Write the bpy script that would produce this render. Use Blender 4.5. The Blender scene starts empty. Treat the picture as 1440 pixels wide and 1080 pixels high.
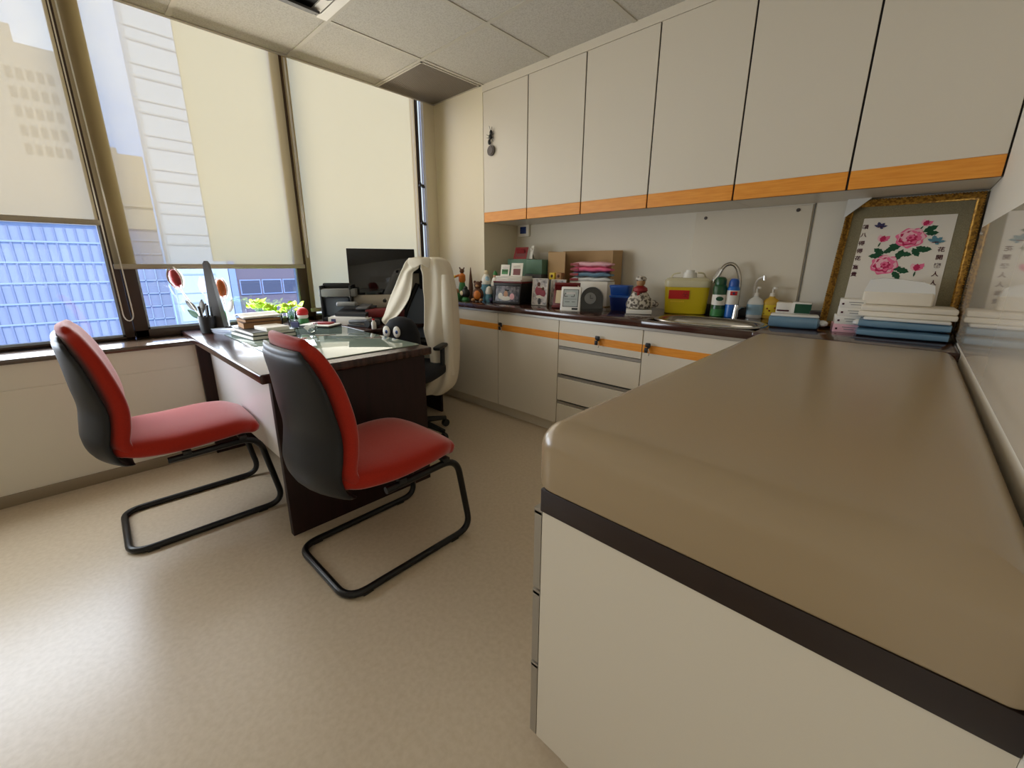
import bpy, bmesh, math, random
from mathutils import Vector, Matrix
random.seed(7)
S = bpy.context.scene
COL = S.collection
PI = math.pi

# ------------------------------------------------------------------ camera
FPX = 582.14
yaw, pitch, roll = math.radians(43.327), math.radians(15.209), math.radians(0.295)
fwd = Vector((-math.sin(yaw) * math.cos(pitch), math.cos(yaw) * math.cos(pitch), -math.sin(pitch)))
rt = Vector((math.cos(yaw), math.sin(yaw), 0))
up = rt.cross(fwd)
r2 = rt * math.cos(roll) + up * math.sin(roll)
u2 = -rt * math.sin(roll) + up * math.cos(roll)
cam = bpy.data.cameras.new('camera')
camo = bpy.data.objects.new('camera', cam)
COL.objects.link(camo)
m3 = Matrix((r2, u2, -fwd)).transposed()
camo.matrix_world = Matrix.Translation((0, 0, 1.14)) @ m3.to_4x4()
cam.sensor_width = 36
cam.lens = FPX / 1440 * 36
cam.shift_y = -0.0079
cam.clip_start = 0.02
cam.clip_end = 500
S.camera = camo

# ------------------------------------------------------------------ colour management
S.view_settings.view_transform = 'Standard'
S.view_settings.look = 'None'
S.view_settings.gamma = 1
S.view_settings.use_curve_mapping = False
S.view_settings.exposure = 0.72
S.cycles.use_denoising = True
S.cycles.max_bounces = 10
S.cycles.diffuse_bounces = 6
S.cycles.transparent_max_bounces = 16
S.cycles.caustics_reflective = False
S.cycles.caustics_refractive = False
S.cycles.sample_clamp_indirect = 6


def lin(c):
    c = c / 255
    return c / 12.92 if c <= 0.04045 else ((c + 0.055) / 1.055) ** 2.4


def L(rgb):
    return (lin(rgb[0]), lin(rgb[1]), lin(rgb[2]), 1)


# ------------------------------------------------------------------ world: blue sky with clouds
W = bpy.data.worlds.new('sky')
S.world = W
W.use_nodes = True
wn, wl = W.node_tree.nodes, W.node_tree.links
bg = wn['Background']
tc = wn.new('ShaderNodeTexCoord')
nz = wn.new('ShaderNodeTexNoise')
nz.inputs['Scale'].default_value = 3.0
nz.inputs['Detail'].default_value = 6
rp = wn.new('ShaderNodeValToRGB')
rp.color_ramp.elements[0].position = 0.50
rp.color_ramp.elements[0].color = L((130, 176, 246))
rp.color_ramp.elements[1].position = 0.74
rp.color_ramp.elements[1].color = L((240, 245, 255))
wl.new(tc.outputs['Generated'], nz.inputs['Vector'])
wl.new(nz.outputs['Fac'], rp.inputs['Fac'])
wl.new(rp.outputs['Color'], bg.inputs['Color'])
bg.inputs['Strength'].default_value = 1.45

# sun on the towers across the street (it stands behind this building, so it never enters the room)
sd = bpy.data.lights.new('sun', 'SUN')
sd.energy = 2.2
sd.angle = math.radians(2)
sd.color = (1, 0.95, 0.86)
so = bpy.data.objects.new('sun', sd)
COL.objects.link(so)
so.rotation_euler = Vector((-0.8, 0.25, -0.9)).to_track_quat('-Z', 'Y').to_euler()


def area(name, loc, direction, sx, sy, power, color, spread=180):
    d = bpy.data.lights.new(name, 'AREA')
    d.shape = 'RECTANGLE'
    d.size, d.size_y = sx, sy
    d.energy = power
    d.color = color
    d.spread = math.radians(spread)
    o = bpy.data.objects.new(name, d)
    COL.objects.link(o)
    o.location = loc
    o.rotation_euler = Vector(direction).to_track_quat('-Z', 'Y').to_euler()
    return o


# daylight arriving through the windows: the clear strip under the blinds, and the glow of the blinds
area('daylight_clear_left', (-3.14, -0.62, 1.02), (1, 0, -0.12), 1.56, 0.60, 20, (0.84, 0.92, 1.0))
area('daylight_clear_middle', (-3.14, 0.73, 0.93), (1, 0, -0.12), 0.92, 0.34, 7, (0.84, 0.92, 1.0))
area('daylight_blinds', (-3.13, 0.42, 1.80), (1, 0, -0.1), 3.5, 1.1, 10, (1.0, 0.94, 0.84))
# added unseen warm lamp outside the glass, makes the blinds glow from behind
area('blind_backlight', (-3.62, 0.45, 1.95), (1, 0, -0.05), 4.4, 1.5, 23, (1.0, 0.81, 0.62))

# ------------------------------------------------------------------ materials
MATS = {}


def mat(name, rgb, rough=0.5, metal=0.0, spec=0.5, coat=0.0, noise=None, bump=None, trans=0.0, emit=None, sub=None, aniso=None):
    m = bpy.data.materials.new(name)
    m.use_nodes = True
    n, l = m.node_tree.nodes, m.node_tree.links
    b = n['Principled BSDF']
    b.inputs['Base Color'].default_value = L(rgb)
    b.inputs['Roughness'].default_value = rough
    b.inputs['Metallic'].default_value = metal
    b.inputs['Specular IOR Level'].default_value = spec
    b.inputs['Coat Weight'].default_value = coat
    b.inputs['Coat Roughness'].default_value = 0.05
    b.inputs['Transmission Weight'].default_value = trans
    if noise or bump:
        t = n.new('ShaderNodeTexCoord')
        mp = n.new('ShaderNodeMapping')
        l.new(t.outputs['Object'], mp.inputs['Vector'])
        if aniso:
            mp.inputs['Scale'].default_value = aniso
    if noise:  # (scale, second colour, contrast low, contrast high)
        t1 = n.new('ShaderNodeTexNoise')
        t1.inputs['Scale'].default_value = noise[0]
        t1.inputs['Detail'].default_value = 5
        r = n.new('ShaderNodeValToRGB')
        r.color_ramp.elements[0].position = noise[2] if len(noise) > 2 else 0.35
        r.color_ramp.elements[1].position = noise[3] if len(noise) > 3 else 0.65
        r.color_ramp.elements[0].color = L(rgb)
        r.color_ramp.elements[1].color = L(noise[1])
        l.new(mp.outputs['Vector'], t1.inputs['Vector'])
        l.new(t1.outputs['Fac'], r.inputs['Fac'])
        l.new(r.outputs['Color'], b.inputs['Base Color'])
    if bump:  # (scale, strength)
        t2 = n.new('ShaderNodeTexNoise')
        t2.inputs['Scale'].default_value = bump[0]
        t2.inputs['Detail'].default_value = 3
        bp = n.new('ShaderNodeBump')
        bp.inputs['Strength'].default_value = bump[1]
        bp.inputs['Distance'].default_value = 0.002
        l.new(mp.outputs['Vector'], t2.inputs['Vector'])
        l.new(t2.outputs['Fac'], bp.inputs['Height'])
        l.new(bp.outputs['Normal'], b.inputs['Normal'])
    if emit:
        b.inputs['Emission Color'].default_value = L(emit[0])
        b.inputs['Emission Strength'].default_value = emit[1]
    MATS[name] = m
    return m


def glassmat(name, tint, gloss=0.08, rough=0.0):
    m = bpy.data.materials.new(name)
    m.use_nodes = True
    n, l = m.node_tree.nodes, m.node_tree.links
    n.remove(n['Principled BSDF'])
    out = n['Material Output']
    tr = n.new('ShaderNodeBsdfTransparent')
    tr.inputs['Color'].default_value = (*tint, 1)
    gl = n.new('ShaderNodeBsdfGlossy')
    gl.inputs['Roughness'].default_value = rough
    fr = n.new('ShaderNodeFresnel')
    fr.inputs['IOR'].default_value = 1.45
    ml = n.new('ShaderNodeMath')
    ml.operation = 'MULTIPLY_ADD'
    ml.inputs[1].default_value = 1.0
    ml.inputs[2].default_value = gloss
    ml.use_clamp = True
    mx = n.new('ShaderNodeMixShader')
    l.new(fr.outputs['Fac'], ml.inputs[0])
    l.new(ml.outputs[0], mx.inputs['Fac'])
    l.new(tr.outputs[0], mx.inputs[1])
    l.new(gl.outputs[0], mx.inputs[2])
    l.new(mx.outputs[0], out.inputs['Surface'])
    MATS[name] = m
    return m


def sheermat(name, rgb, open_, glow, tint=(1, 1, 1)):
    """woven sun-screen cloth: part of the light passes straight through the holes, the threads glow"""
    m = bpy.data.materials.new(name)
    m.use_nodes = True
    n, l = m.node_tree.nodes, m.node_tree.links
    n.remove(n['Principled BSDF'])
    out = n['Material Output']
    tr = n.new('ShaderNodeBsdfTransparent')
    tr.inputs['Color'].default_value = (*tint, 1)
    df = n.new('ShaderNodeBsdfDiffuse')
    df.inputs['Color'].default_value = L(rgb)
    tl = n.new('ShaderNodeBsdfTranslucent')
    tl.inputs['Color'].default_value = L(rgb)
    m1 = n.new('ShaderNodeMixShader')
    m1.inputs['Fac'].default_value = glow
    m2 = n.new('ShaderNodeMixShader')
    m2.inputs['Fac'].default_value = open_
    l.new(df.outputs[0], m1.inputs[1])
    l.new(tl.outputs[0], m1.inputs[2])
    l.new(m1.outputs[0], m2.inputs[1])
    l.new(tr.outputs[0], m2.inputs[2])
    l.new(m2.outputs[0], out.inputs['Surface'])
    MATS[name] = m
    return m


# setting
mat('floor_vinyl', (202, 186, 162), 0.33, spec=0.6, noise=(60, (193, 176, 150), 0.35, 0.68), bump=(90, 0.004))
mat('wall_paint', (224, 218, 203), 0.6, bump=(90, 0.06))
mat('column_paint', (232, 222, 196), 0.55)
mat('skirting', (140, 126, 104), 0.5)
mat('sill', (82, 66, 54), 0.16, coat=0.4)
mat('frame_brown', (62, 46, 36), 0.38)
mat('frame_light', (170, 180, 192), 0.35, metal=0.3)
mat('ceiling_tile', (196, 192, 182), 0.9, noise=(160, (178, 173, 162), 0.45, 0.62), bump=(160, 0.25))
mat('ceiling_bar', (188, 182, 168), 0.6)
mat('vent_grey', (120, 110, 96), 0.7)
mat('laminate_white', (218, 210, 194), 0.32, spec=0.45)
mat('door_gap_shade', (20, 15, 14), 0.7)  # near-black fill behind and between doors, shade of the gaps as colour
mat('laminate_orange', (236, 158, 58), 0.35, noise=(9, (222, 138, 40), 0.35, 0.7), aniso=(1, 1, 14))
mat('backsplash', (216, 207, 188), 0.35)
mat('acrylic_sheet', (214, 204, 186), 0.035, spec=0.5, coat=0.35)
mat('worktop_brown', (58, 34, 28), 0.18, spec=0.5, coat=0.3, noise=(5, (74, 46, 36), 0.4, 0.62), aniso=(1, 8, 1))
mat('aluminium', (176, 172, 164), 0.35, metal=0.7)
mat('chrome', (225, 225, 225), 0.08, metal=1.0)
mat('steel', (190, 186, 178), 0.22, metal=1.0)
mat('vinyl_beige', (158, 138, 108), 0.26, spec=0.7, bump=(140, 0.03))
mat('band_brown', (32, 15, 11), 0.45)
mat('desk_brown', (46, 26, 23), 0.2, spec=0.45, coat=0.08, noise=(4, (68, 42, 36), 0.4, 0.62), aniso=(1, 9, 1))
mat('desk_side', (40, 19, 18), 0.5, spec=0.3, noise=(5, (30, 13, 12), 0.4, 0.62), aniso=(1, 9, 1))
mat('desk_panel_white', (236, 235, 238), 0.22, spec=0.5)
mat('desk_glass', (158, 178, 168), 0.03, spec=0.7, coat=0.6)
glassmat('pane', (0.93, 0.97, 1.0), 0.02)
glassmat('clear_glass', (0.9, 0.95, 0.95), 0.06)
sheermat('blind_cloth', (246, 219, 158), 0.36, 0.7, (1.0, 0.97, 0.88))
mat('blind_rail', (168, 158, 138), 0.4)
mat('chain_white', (226, 220, 208), 0.4)
# furniture
mat('fabric_red', (170, 40, 20), 0.85, spec=0.25, noise=(500, (154, 32, 14), 0.4, 0.6), bump=(700, 0.25))
fb = MATS['fabric_red'].node_tree.nodes['Principled BSDF']
fb.inputs['Sheen Weight'].default_value = 0.55
fb.inputs['Sheen Roughness'].default_value = 0.4
mat('shell_black', (27, 28, 31), 0.45, spec=0.3, bump=(600, 0.05))
mat('tube_black', (9, 9, 10), 0.32, spec=0.4)
mat('black', (16, 16, 17), 0.5)
mat('black_gloss', (8, 8, 9), 0.06, spec=0.6)
mat('black_soft', (20, 22, 28), 0.9)
mat('mesh_grey', (112, 122, 136), 0.85)
mat('coat_white', (226, 218, 200), 0.9, spec=0.2, bump=(300, 0.15))
mat('white', (236, 232, 222), 0.5)
mat('white_gloss', (240, 238, 232), 0.15)
mat('paper', (238, 234, 226), 0.8)
mat('paper_blue', (206, 216, 236), 0.8)
mat('grey_mid', (120, 120, 116), 0.5)
mat('grey_dark', (62, 62, 62), 0.5)
mat('pewter', (80, 72, 66), 0.4, metal=0.3)
mat('stand_grey', (50, 45, 42), 0.5)
mat('silver_alu', (168, 160, 146), 0.4, metal=0.4)
mat('brown_book', (112, 84, 66), 0.7)
mat('green_book', (52, 64, 56), 0.6)
mat('maroon', (108, 22, 24), 0.4)
mat('red', (200, 26, 28), 0.4)
mat('red_dark', (140, 18, 24), 0.5)
mat('pink', (232, 110, 150), 0.7)
mat('pink_pale', (240, 186, 196), 0.7)
mat('pink_deep', (188, 32, 86), 0.7)
mat('orange', (210, 120, 40), 0.45)
mat('yellow', (236, 206, 50), 0.45)
mat('yellow_clear', (214, 190, 20), 0.3)
mat('yellow_amber', (212, 170, 60), 0.3)
mat('green', (60, 130, 70), 0.5)
mat('green_deep', (10, 74, 44), 0.6)
mat('green_can', (16, 74, 38), 0.3)
mat('green_leaf', (190, 226, 40), 0.5)
mat('green_box', (92, 128, 108), 0.6)
mat('blue', (34, 84, 168), 0.35)
mat('blue_deep', (22, 44, 110), 0.35)
mat('blue_can', (40, 110, 196), 0.3)
mat('blue_pale', (150, 184, 204), 0.45)
mat('blue_pack', (104, 140, 164), 0.25, coat=0.5)
mat('teal', (84, 134, 150), 0.6)
mat('indigo', (58, 56, 96), 0.6)
mat('cardboard', (186, 154, 112), 0.8)
mat('cream', (232, 214, 178), 0.5)
mat('tan', (172, 130, 88), 0.7)
mat('brown', (92, 58, 36), 0.7)
mat('skin', (206, 160, 130), 0.7)
mat('gold', (176, 132, 52), 0.38, metal=0.6, noise=(90, (120, 84, 28), 0.42, 0.6), bump=(140, 0.7))
mat('linen_olive', (140, 132, 104), 0.9, noise=(400, (120, 112, 86), 0.4, 0.6))
mat('silk_white', (226, 220, 208), 0.8)
mat('ink', (74, 24, 34), 0.8)
mat('plastic_clear', (226, 226, 222), 0.15, spec=0.6)
mat('towel_white', (226, 218, 202), 0.75, bump=(160, 0.3))
mat('photo_grey', (120, 112, 116), 0.3, noise=(40, (40, 36, 44), 0.4, 0.6))
mat('photo_scene', (212, 204, 200), 0.3, noise=(30, (96, 96, 100), 0.4, 0.62))
mat('photo_red', (150, 40, 60), 0.4)
mat('screen_grey', (182, 190, 188), 0.25)
mat('screen_blue', (36, 60, 120), 0.2)
mat('patterned', (206, 198, 184), 0.8, noise=(60, (92, 84, 74), 0.46, 0.56))
mat('translucent_lid', (216, 210, 176), 0.25, spec=0.5)
mat('amber_petal', (168, 84, 24), 0.3)
mat('red_petal', (140, 34, 36), 0.25)
# towers outside
mat('tower_blue', (146, 150, 168), 0.5, noise=(0.6, (168, 172, 188), 0.35, 0.7), aniso=(1, 1, 0.05))
mat('tower_blue_line', (172, 182, 204), 0.5)
mat('tower_fin', (138, 142, 162), 0.5)
mat('tower_tan', (190, 176, 158), 0.8)
mat('tower_pale', (216, 216, 212), 0.7)
mat('tower_pale_line', (192, 194, 192), 0.7)
mat('tower_tan_window', (150, 142, 132), 0.6)
mat('tower_beige', (214, 198, 164), 0.8)
mat('tower_brick', (128, 110, 114), 0.8)
mat('tower_window', (88, 86, 98), 0.3)
mat('tower_bar', (158, 168, 196), 0.5)


# ------------------------------------------------------------------ mesh builder
class MB:
    def __init__(self):
        self.bm = bmesh.new()
        self.mats = []
        self.mi = 0

    def mat(self, name):
        if name not in self.mats:
            self.mats.append(name)
        self.mi = self.mats.index(name)
        return self

    def _tag(self, faces, smooth=True):
        for f in faces:
            f.material_index = self.mi
            f.smooth = smooth

    def box(self, x0, x1, y0, y1, z0, z1, bev=0.0, seg=2, M=None):
        bm = self.bm
        vs = [bm.verts.new((x, y, z)) for x in (x0, x1) for y in (y0, y1) for z in (z0, z1)]
        q = [(0, 1, 3, 2), (4, 6, 7, 5), (0, 4, 5, 1), (2, 3, 7, 6), (0, 2, 6, 4), (1, 5, 7, 3)]
        fs = [bm.faces.new([vs[i] for i in f]) for f in q]
        bmesh.ops.recalc_face_normals(bm, faces=fs)
        allv = list(vs)
        if bev > 0:
            es = list({e for f in fs for e in f.edges})
            r = bmesh.ops.bevel(bm, geom=es, offset=bev, segments=seg, profile=0.5, affect='EDGES')
            fs = list({f for f in r['faces']} | {f for f in fs if f.is_valid})
            allv = list({v for f in fs for v in f.verts})
            # include untouched faces linked to these verts
            fs = list({f for v in allv for f in v.link_faces})
            allv = list({v for f in fs for v in f.verts})
        if M is not None:
            bmesh.ops.transform(bm, matrix=M, verts=allv)
        self._tag(fs)
        return self

    def boxc(self, c, s, bev=0.0, seg=2, rz=0, rx=0, ry=0):
        M = Matrix.Translation(c) @ Matrix.Rotation(rz, 4, 'Z') @ Matrix.Rotation(ry, 4, 'Y') @ Matrix.Rotation(rx, 4, 'X')
        a, b, d = s[0] / 2, s[1] / 2, s[2] / 2
        return self.box(-a, a, -b, b, -d, d, bev, seg, M)

    def rings(self, rings, cap0=True, cap1=True, closed=True, smooth=True):
        bm = self.bm
        R = [[bm.verts.new(p) for p in r] for r in rings]
        fs = []
        n = len(R[0])
        for a, b in zip(R, R[1:]):
            for i in range(n if closed else n - 1):
                j = (i + 1) % n
                fs.append(bm.faces.new((a[i], a[j], b[j], b[i])))
        if cap0:
            fs.append(bm.faces.new(list(reversed(R[0]))))
        if cap1:
            fs.append(bm.faces.new(R[-1]))
        self._tag(fs, smooth)
        return self

    def cyl(self, p0, p1, r0, r1=None, seg=16, cap=True):
        if r1 is None:
            r1 = r0
        p0, p1 = Vector(p0), Vector(p1)
        d = (p1 - p0).normalized()
        a = d.orthogonal().normalized()
        b = d.cross(a)
        ring = lambda p, r: [p + (a * math.cos(2 * PI * i / seg) + b * math.sin(2 * PI * i / seg)) * r for i in range(seg)]
        self.rings([ring(p0, r0), ring(p1, r1)], cap, cap)
        return self

    def lathe(self, prof, c=(0, 0, 0), seg=20, sx=1, sy=1, M=None):
        rings = []
        for r, z in prof:
            rr = max(r, 1e-4)
            ring = [Vector((c[0] + rr * sx * math.cos(2 * PI * i / seg), c[1] + rr * sy * math.sin(2 * PI * i / seg), c[2] + z)) for i in range(seg)]
            if M is not None:
                ring = [M @ p for p in ring]
            rings.append(ring)
        self.rings(rings)
        return self

    def ball(self, c, r, seg=16, M=None):
        if not hasattr(r, '__len__'):
            r = (r, r, r)
        n = seg // 2
        rings = []
        for k in range(n + 1):
            t = PI * k / n
            rr = max(math.sin(t), 0.01)
            ring = [Vector((r[0] * rr * math.cos(2 * PI * i / seg), r[1] * rr * math.sin(2 * PI * i / seg), -r[2] * math.cos(t))) for i in range(seg)]
            if M is not None:
                ring = [M @ p for p in ring]
            rings.append([p + Vector(c) for p in ring])
        self.rings(rings)
        return self

    def tube(self, pts, r, seg=10, closed=False, flat=None):
        pts = [Vector(p) for p in pts]
        n = len(pts)
        rings = []
        prev = None
        for i, p in enumerate(pts):
            if closed:
                d = (pts[(i + 1) % n] - pts[i - 1])
            else:
                d = pts[min(i + 1, n - 1)] - pts[max(i - 1, 0)]
            d.normalize()
            if prev is None:
                a = d.orthogonal().normalized()
            else:
                a = (prev - d * prev.dot(d))
                if a.length < 1e-6:
                    a = d.orthogonal()
                a.normalize()
            prev = a
            b = d.cross(a)
            rr = r[i] if hasattr(r, '__len__') else r
            rings.append([p + (a * math.cos(2 * PI * k / seg) + b * math.sin(2 * PI * k / seg)) * rr for k in range(seg)])
        if closed:
            rings.append(rings[0])
        self.rings(rings, not closed, not closed)
        return self

    def prism(self, poly, o, ax, ay, depth):
        """polygon in the plane (o, ax, ay), extruded by the vector depth"""
        o, ax, ay, depth = Vector(o), Vector(ax), Vector(ay), Vector(depth)
        a = [o + ax * p[0] + ay * p[1] for p in poly]
        b = [p + depth for p in a]
        self.rings([a, b], smooth=False)
        return self

    def grid(self, rows, closed=False, smooth=True):
        bm = self.bm
        R = [[bm.verts.new(p) for p in r] for r in rows]
        fs = []
        n = len(R[0])
        for a, b in zip(R, R[1:]):
            for i in range(n if closed else n - 1):
                j = (i + 1) % n
                fs.append(bm.faces.new((a[i], a[j], b[j], b[i])))
        self._tag(fs, smooth)
        return self

    def build(self, name, parent=None, angle=38, solid=0.0, sub=0, label=None):
        bm = self.bm
        bmesh.ops.remove_doubles(bm, verts=bm.verts, dist=1e-6)
        bmesh.ops.recalc_face_normals(bm, faces=bm.faces)
        me = bpy.data.meshes.new(name)
        bm.to_mesh(me)
        bm.free()
        for mm in self.mats:
            me.materials.append(MATS[mm])
        me.set_sharp_from_angle(angle=math.radians(angle))
        o = bpy.data.objects.new(name, me)
        COL.objects.link(o)
        if parent:
            o.parent = parent
        if solid:
            md = o.modifiers.new('solid', 'SOLIDIFY')
            md.thickness = solid
            md.offset = 0
        if sub:
            md = o.modifiers.new('sub', 'SUBSURF')
            md.levels = md.render_levels = sub
        if label:
            o['label'] = label
        return o


def nb(m):
    return MB().mat(m)


def struct(name, mb, parent=None, **k):
    o = mb.build(name, parent, **k)
    if not parent:
        o['kind'] = 'structure'
    return o


def thing(name, label, cat, loc=(0, 0, 0), rz=0, group=None):
    o = bpy.data.objects.new(name, None)
    o.empty_display_size = 0.05
    COL.objects.link(o)
    o.location = loc
    o.rotation_euler = (0, 0, rz)
    o['label'] = label
    o['category'] = cat
    if group:
        o['group'] = group
    return o


def tag(o, label, cat, group=None, loc=None, rz=None):
    o['label'] = label
    o['category'] = cat
    if group:
        o['group'] = group
    if loc is not None:
        o.location = loc
    if rz is not None:
        o.rotation_euler = (0, 0, rz)
    return o


def fillet(pts, r, n=7):
    pts = [Vector(p) for p in pts]
    out = [pts[0]]
    for a, b, c in zip(pts, pts[1:], pts[2:]):
        u, v = (a - b), (c - b)
        rr = min(r, u.length * 0.48, v.length * 0.48)
        p, q = b + u.normalized() * rr, b + v.normalized() * rr
        for k in range(n + 1):
            t = k / n
            out.append(p * (1 - t) ** 2 + b * 2 * t * (1 - t) + q * t * t)
    out.append(pts[-1])
    return out


def smoothpath(pts, n=6):
    """Catmull-Rom through tuples of any length"""
    P = [pts[0]] + list(pts) + [pts[-1]]
    out = []
    for i in range(1, len(P) - 2):
        for k in range(n):
            t = k / n
            out.append(tuple(0.5 * (2 * b + (c - a) * t + (2 * a - 5 * b + 4 * c - d) * t * t + (3 * b - a - 3 * c + d) * t ** 3)
                             for a, b, c, d in zip(P[i - 1], P[i], P[i + 1], P[i + 2])))
    out.append(tuple(pts[-1]))
    return out


def superring(o, ax, ay, a, b, e=4, seg=28):
    ring = []
    for i in range(seg):
        t = 2 * PI * i / seg
        c, s = math.cos(t), math.sin(t)
        x = a * math.copysign(abs(c) ** (2 / e), c)
        y = b * math.copysign(abs(s) ** (2 / e), s)
        ring.append(o + ax * x + ay * y)
    return ring


def pad_sweep(mb, path, e=4, seg=32, capr=0.03, bow=0.0):
    """path rows: (y, z, half width, half thickness); swept in the YZ plane, section across X.
    bow bends the outer sides forward like a shell"""
    P = smoothpath(path, 5)
    n = len(P)
    rings = []
    X = Vector((1, 0, 0))
    for i, p in enumerate(P):
        q0, q1 = P[max(i - 1, 0)], P[min(i + 1, n - 1)]
        d = Vector((0, q1[0] - q0[0], q1[1] - q0[1])).normalized()
        nrm = X.cross(d)
        o = Vector((0, p[0], p[1]))
        def mk(o, w, t):
            r = superring(o, X, nrm, w, t, e, seg)
            bw_ = p[4] if len(p) > 4 else 0
            if bw_:
                r = [v + Vector((0, bw_ * ((v.x / max(p[2], 1e-4)) ** 2), 0)) for v in r]
            return r
        if i == 0:
            for k in (0.15, 0.5, 0.8):
                f = math.sqrt(1 - (1 - k) ** 2)
                rings.append(mk(o - d * capr * (1 - k), p[2] - capr * (1 - f), p[3] * f))
        rings.append(mk(o, p[2], p[3]))
        if i == n - 1:
            for k in (0.8, 0.5, 0.15):
                f = math.sqrt(1 - (1 - k) ** 2)
                rings.append(mk(o + d * capr * (1 - k), p[2] - capr * (1 - f), p[3] * f))
    mb.rings(rings)
    return mb


# ================================================================== SETTING
XG, XB, XL, YB, YC, XR, CEIL = -3.30, -3.19, -2.962, 2.80, 2.407, 0.168, 2.415
Y0 = -2.7
struct('floor', nb('floor_vinyl').box(-3.3, 0.3, Y0 - 0.1, 2.95, -0.08, 0))
struct('wall_left', nb('wall_paint').box(-3.34, XL, Y0, YC, 0, 0.678).box(-3.34, XL + 0.006, Y0, YC, 0, 0.557)
       )
struct('baseboard_left', nb('skirting').box(XL, XL + 0.016, Y0, YC, 0, 0.058, 0.002))
struct('wall_side', nb('wall_paint').box(-3.34, -3.0, Y0, -1.44, 0.70, 2.8))
struct('trim_1', nb('sill').box(-3.34, XL + 0.012, Y0, YC, 0.678, 0.703, 0.003))
wb = nb('wall_paint').box(-3.0, XR + 0.1, YB, YB + 0.1, 0, CEIL + 0.1)
struct('wall_back', wb)
struct('wall_column', nb('column_paint').box(-3.34, -2.588, YC, YB + 0.1, 0, CEIL))
struct('wall_right', nb('wall_paint').box(XR, XR + 0.12, Y0, YB + 0.1, 0, CEIL + 0.1))
struct('wall_front', nb('wall_paint').box(-3.34, XR + 0.1, Y0 - 0.1, Y0, 0, CEIL + 0.1))
# ceiling slab above the glass, with two openings' worth of tiles
struct('ceiling', nb('ceiling_tile').box(-2.585, XR + 0.1, Y0, YC + 0.02, CEIL, CEIL + 0.1)
       .box(-3.185, -2.585, 1.258, YC + 0.02, CEIL, CEIL + 0.1).box(-3.185, -2.585, Y0, 1.258, CEIL, CEIL + 0.1))
struct('trim_4', nb('wall_paint').box(-3.42, -3.10, Y0, YC + 0.02, 2.80, 2.86).box(-3.19, -3.175, Y0, YC, CEIL + 0.02, 2.80))
tb = nb('ceiling_bar')
for x in (-2.585, -1.967, -1.36, -0.755, -0.15):
    tb.box(x - 0.012, x + 0.012, Y0, YC, CEIL - 0.004, CEIL + 0.002)
for y in (1.868, 1.258, 0.65, 0.04, -0.56, -1.16):
    tb.box(-3.185, XR, y - 0.012, y + 0.012, CEIL - 0.0045, CEIL + 0.002)
tb.box(-3.19, -3.165, Y0, YC, CEIL - 0.006, CEIL + 0.002)
struct('trim_2', tb)

# windows: brown aluminium frames and panes
def window(n, y0, y1, bottom, wide_left=0.03, wide_right=0.03, light=False):
    f = nb('frame_brown')
    z0, z1 = 0.703, 2.80
    f.box(XG - 0.05, XG + 0.035, y0, y1, z0, z0 + bottom, 0.003)
    f.box(XG - 0.05, XG + 0.035, y0, y1, z1 - 0.04, z1, 0.003)
    f.box(XG - 0.05, XG + 0.035, y0, y0 + wide_left, z0, z1, 0.003)
    f.box(XG - 0.05, XG + 0.035, y1 - wide_right, y1, z0, z1, 0.003)
    o = struct('window_%d' % n, f)
    g = nb('frame_light')
    a, b, c, d = y0 + wide_left, y1 - wide_right, z0 + bottom, z1 - 0.04
    g.box(XG - 0.012, XG + 0.02, a, b, c, c + 0.012).box(XG - 0.012, XG + 0.02, a, a + 0.01, c, d).box(XG - 0.012, XG + 0.02, b - 0.01, b, c, d)
    struct('glazing_bead', g, o)
    p = nb('pane').box(XG - 0.004, XG + 0.002, a, b, c, d)
    struct('glass', p, o)
    return o


window(1, -1.44, 0.232, 0.012, 0.03, 0.042)
window(2, 0.236, 1.262, 0.045, 0.062, 0.075)
window(3, 1.264, 2.290, 0.045, 0.015, 0.015)
window(4, 2.291, 2.395, 0.045, 0.004, 0.03)
struct('wall_pier', nb('column_paint').box(-3.225, -3.19, 2.298, YC + 0.01, 0.703, 2.80))

# ---- roller blinds
def blind(y0, y1, zb, label, chain=None):
    t = thing('roller_blind', label, 'window blind', (XB, (y0 + y1) / 2, zb), 0, 'sheer roller blinds at the windows')
    w = (y1 - y0) / 2
    h = 2.62 - zb
    rows = []
    for k in range(13):
        z = h * k / 12
        rows.append([(-0.004 + 0.002 * math.sin(5 * z + 2 * i) * min(1, k / 3) * (1 - k / 14), -w + 2 * w * i / 16, z) for i in range(17)])
    nb('blind_cloth').grid(rows).build('cloth', t)
    nb('blind_rail').box(-0.011, 0.011, -w - 0.004, w + 0.004, -0.014, 0.014, 0.005, 3).build('bottom_rail', t)
    if chain:
        yc, ztop, zlow, dy = chain
        pts = [(0.03, yc, ztop), (0.03, yc, zlow + 0.05)]
        for k in range(9):
            a = PI + PI * k / 8
            pts.append((0.03, yc + dy / 2 + dy / 2 * math.cos(a), zlow + 0.04 + 0.04 * math.sin(a)))
        pts += [(0.03, yc + dy, zlow + 0.05), (0.03, yc + dy * 0.6, ztop)]
        nb('chain_white').tube(pts, 0.0032, 6).build('pull_chain', t)
    return t


blind(-1.40, 0.188, 1.337, 'leftmost sheer beige blind, ending highest above the blue tower view', (0.800, 1.06, -0.52, 0.042))
blind(0.208, 1.205, 1.112, 'middle sheer beige blind above the tulip ornaments and white sill', (0.516, 1.28, 0.06, 0.010))
blind(1.222, 2.212, 0.80, 'cream blind hanging low behind the computer, rightmost and brightest')
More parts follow.
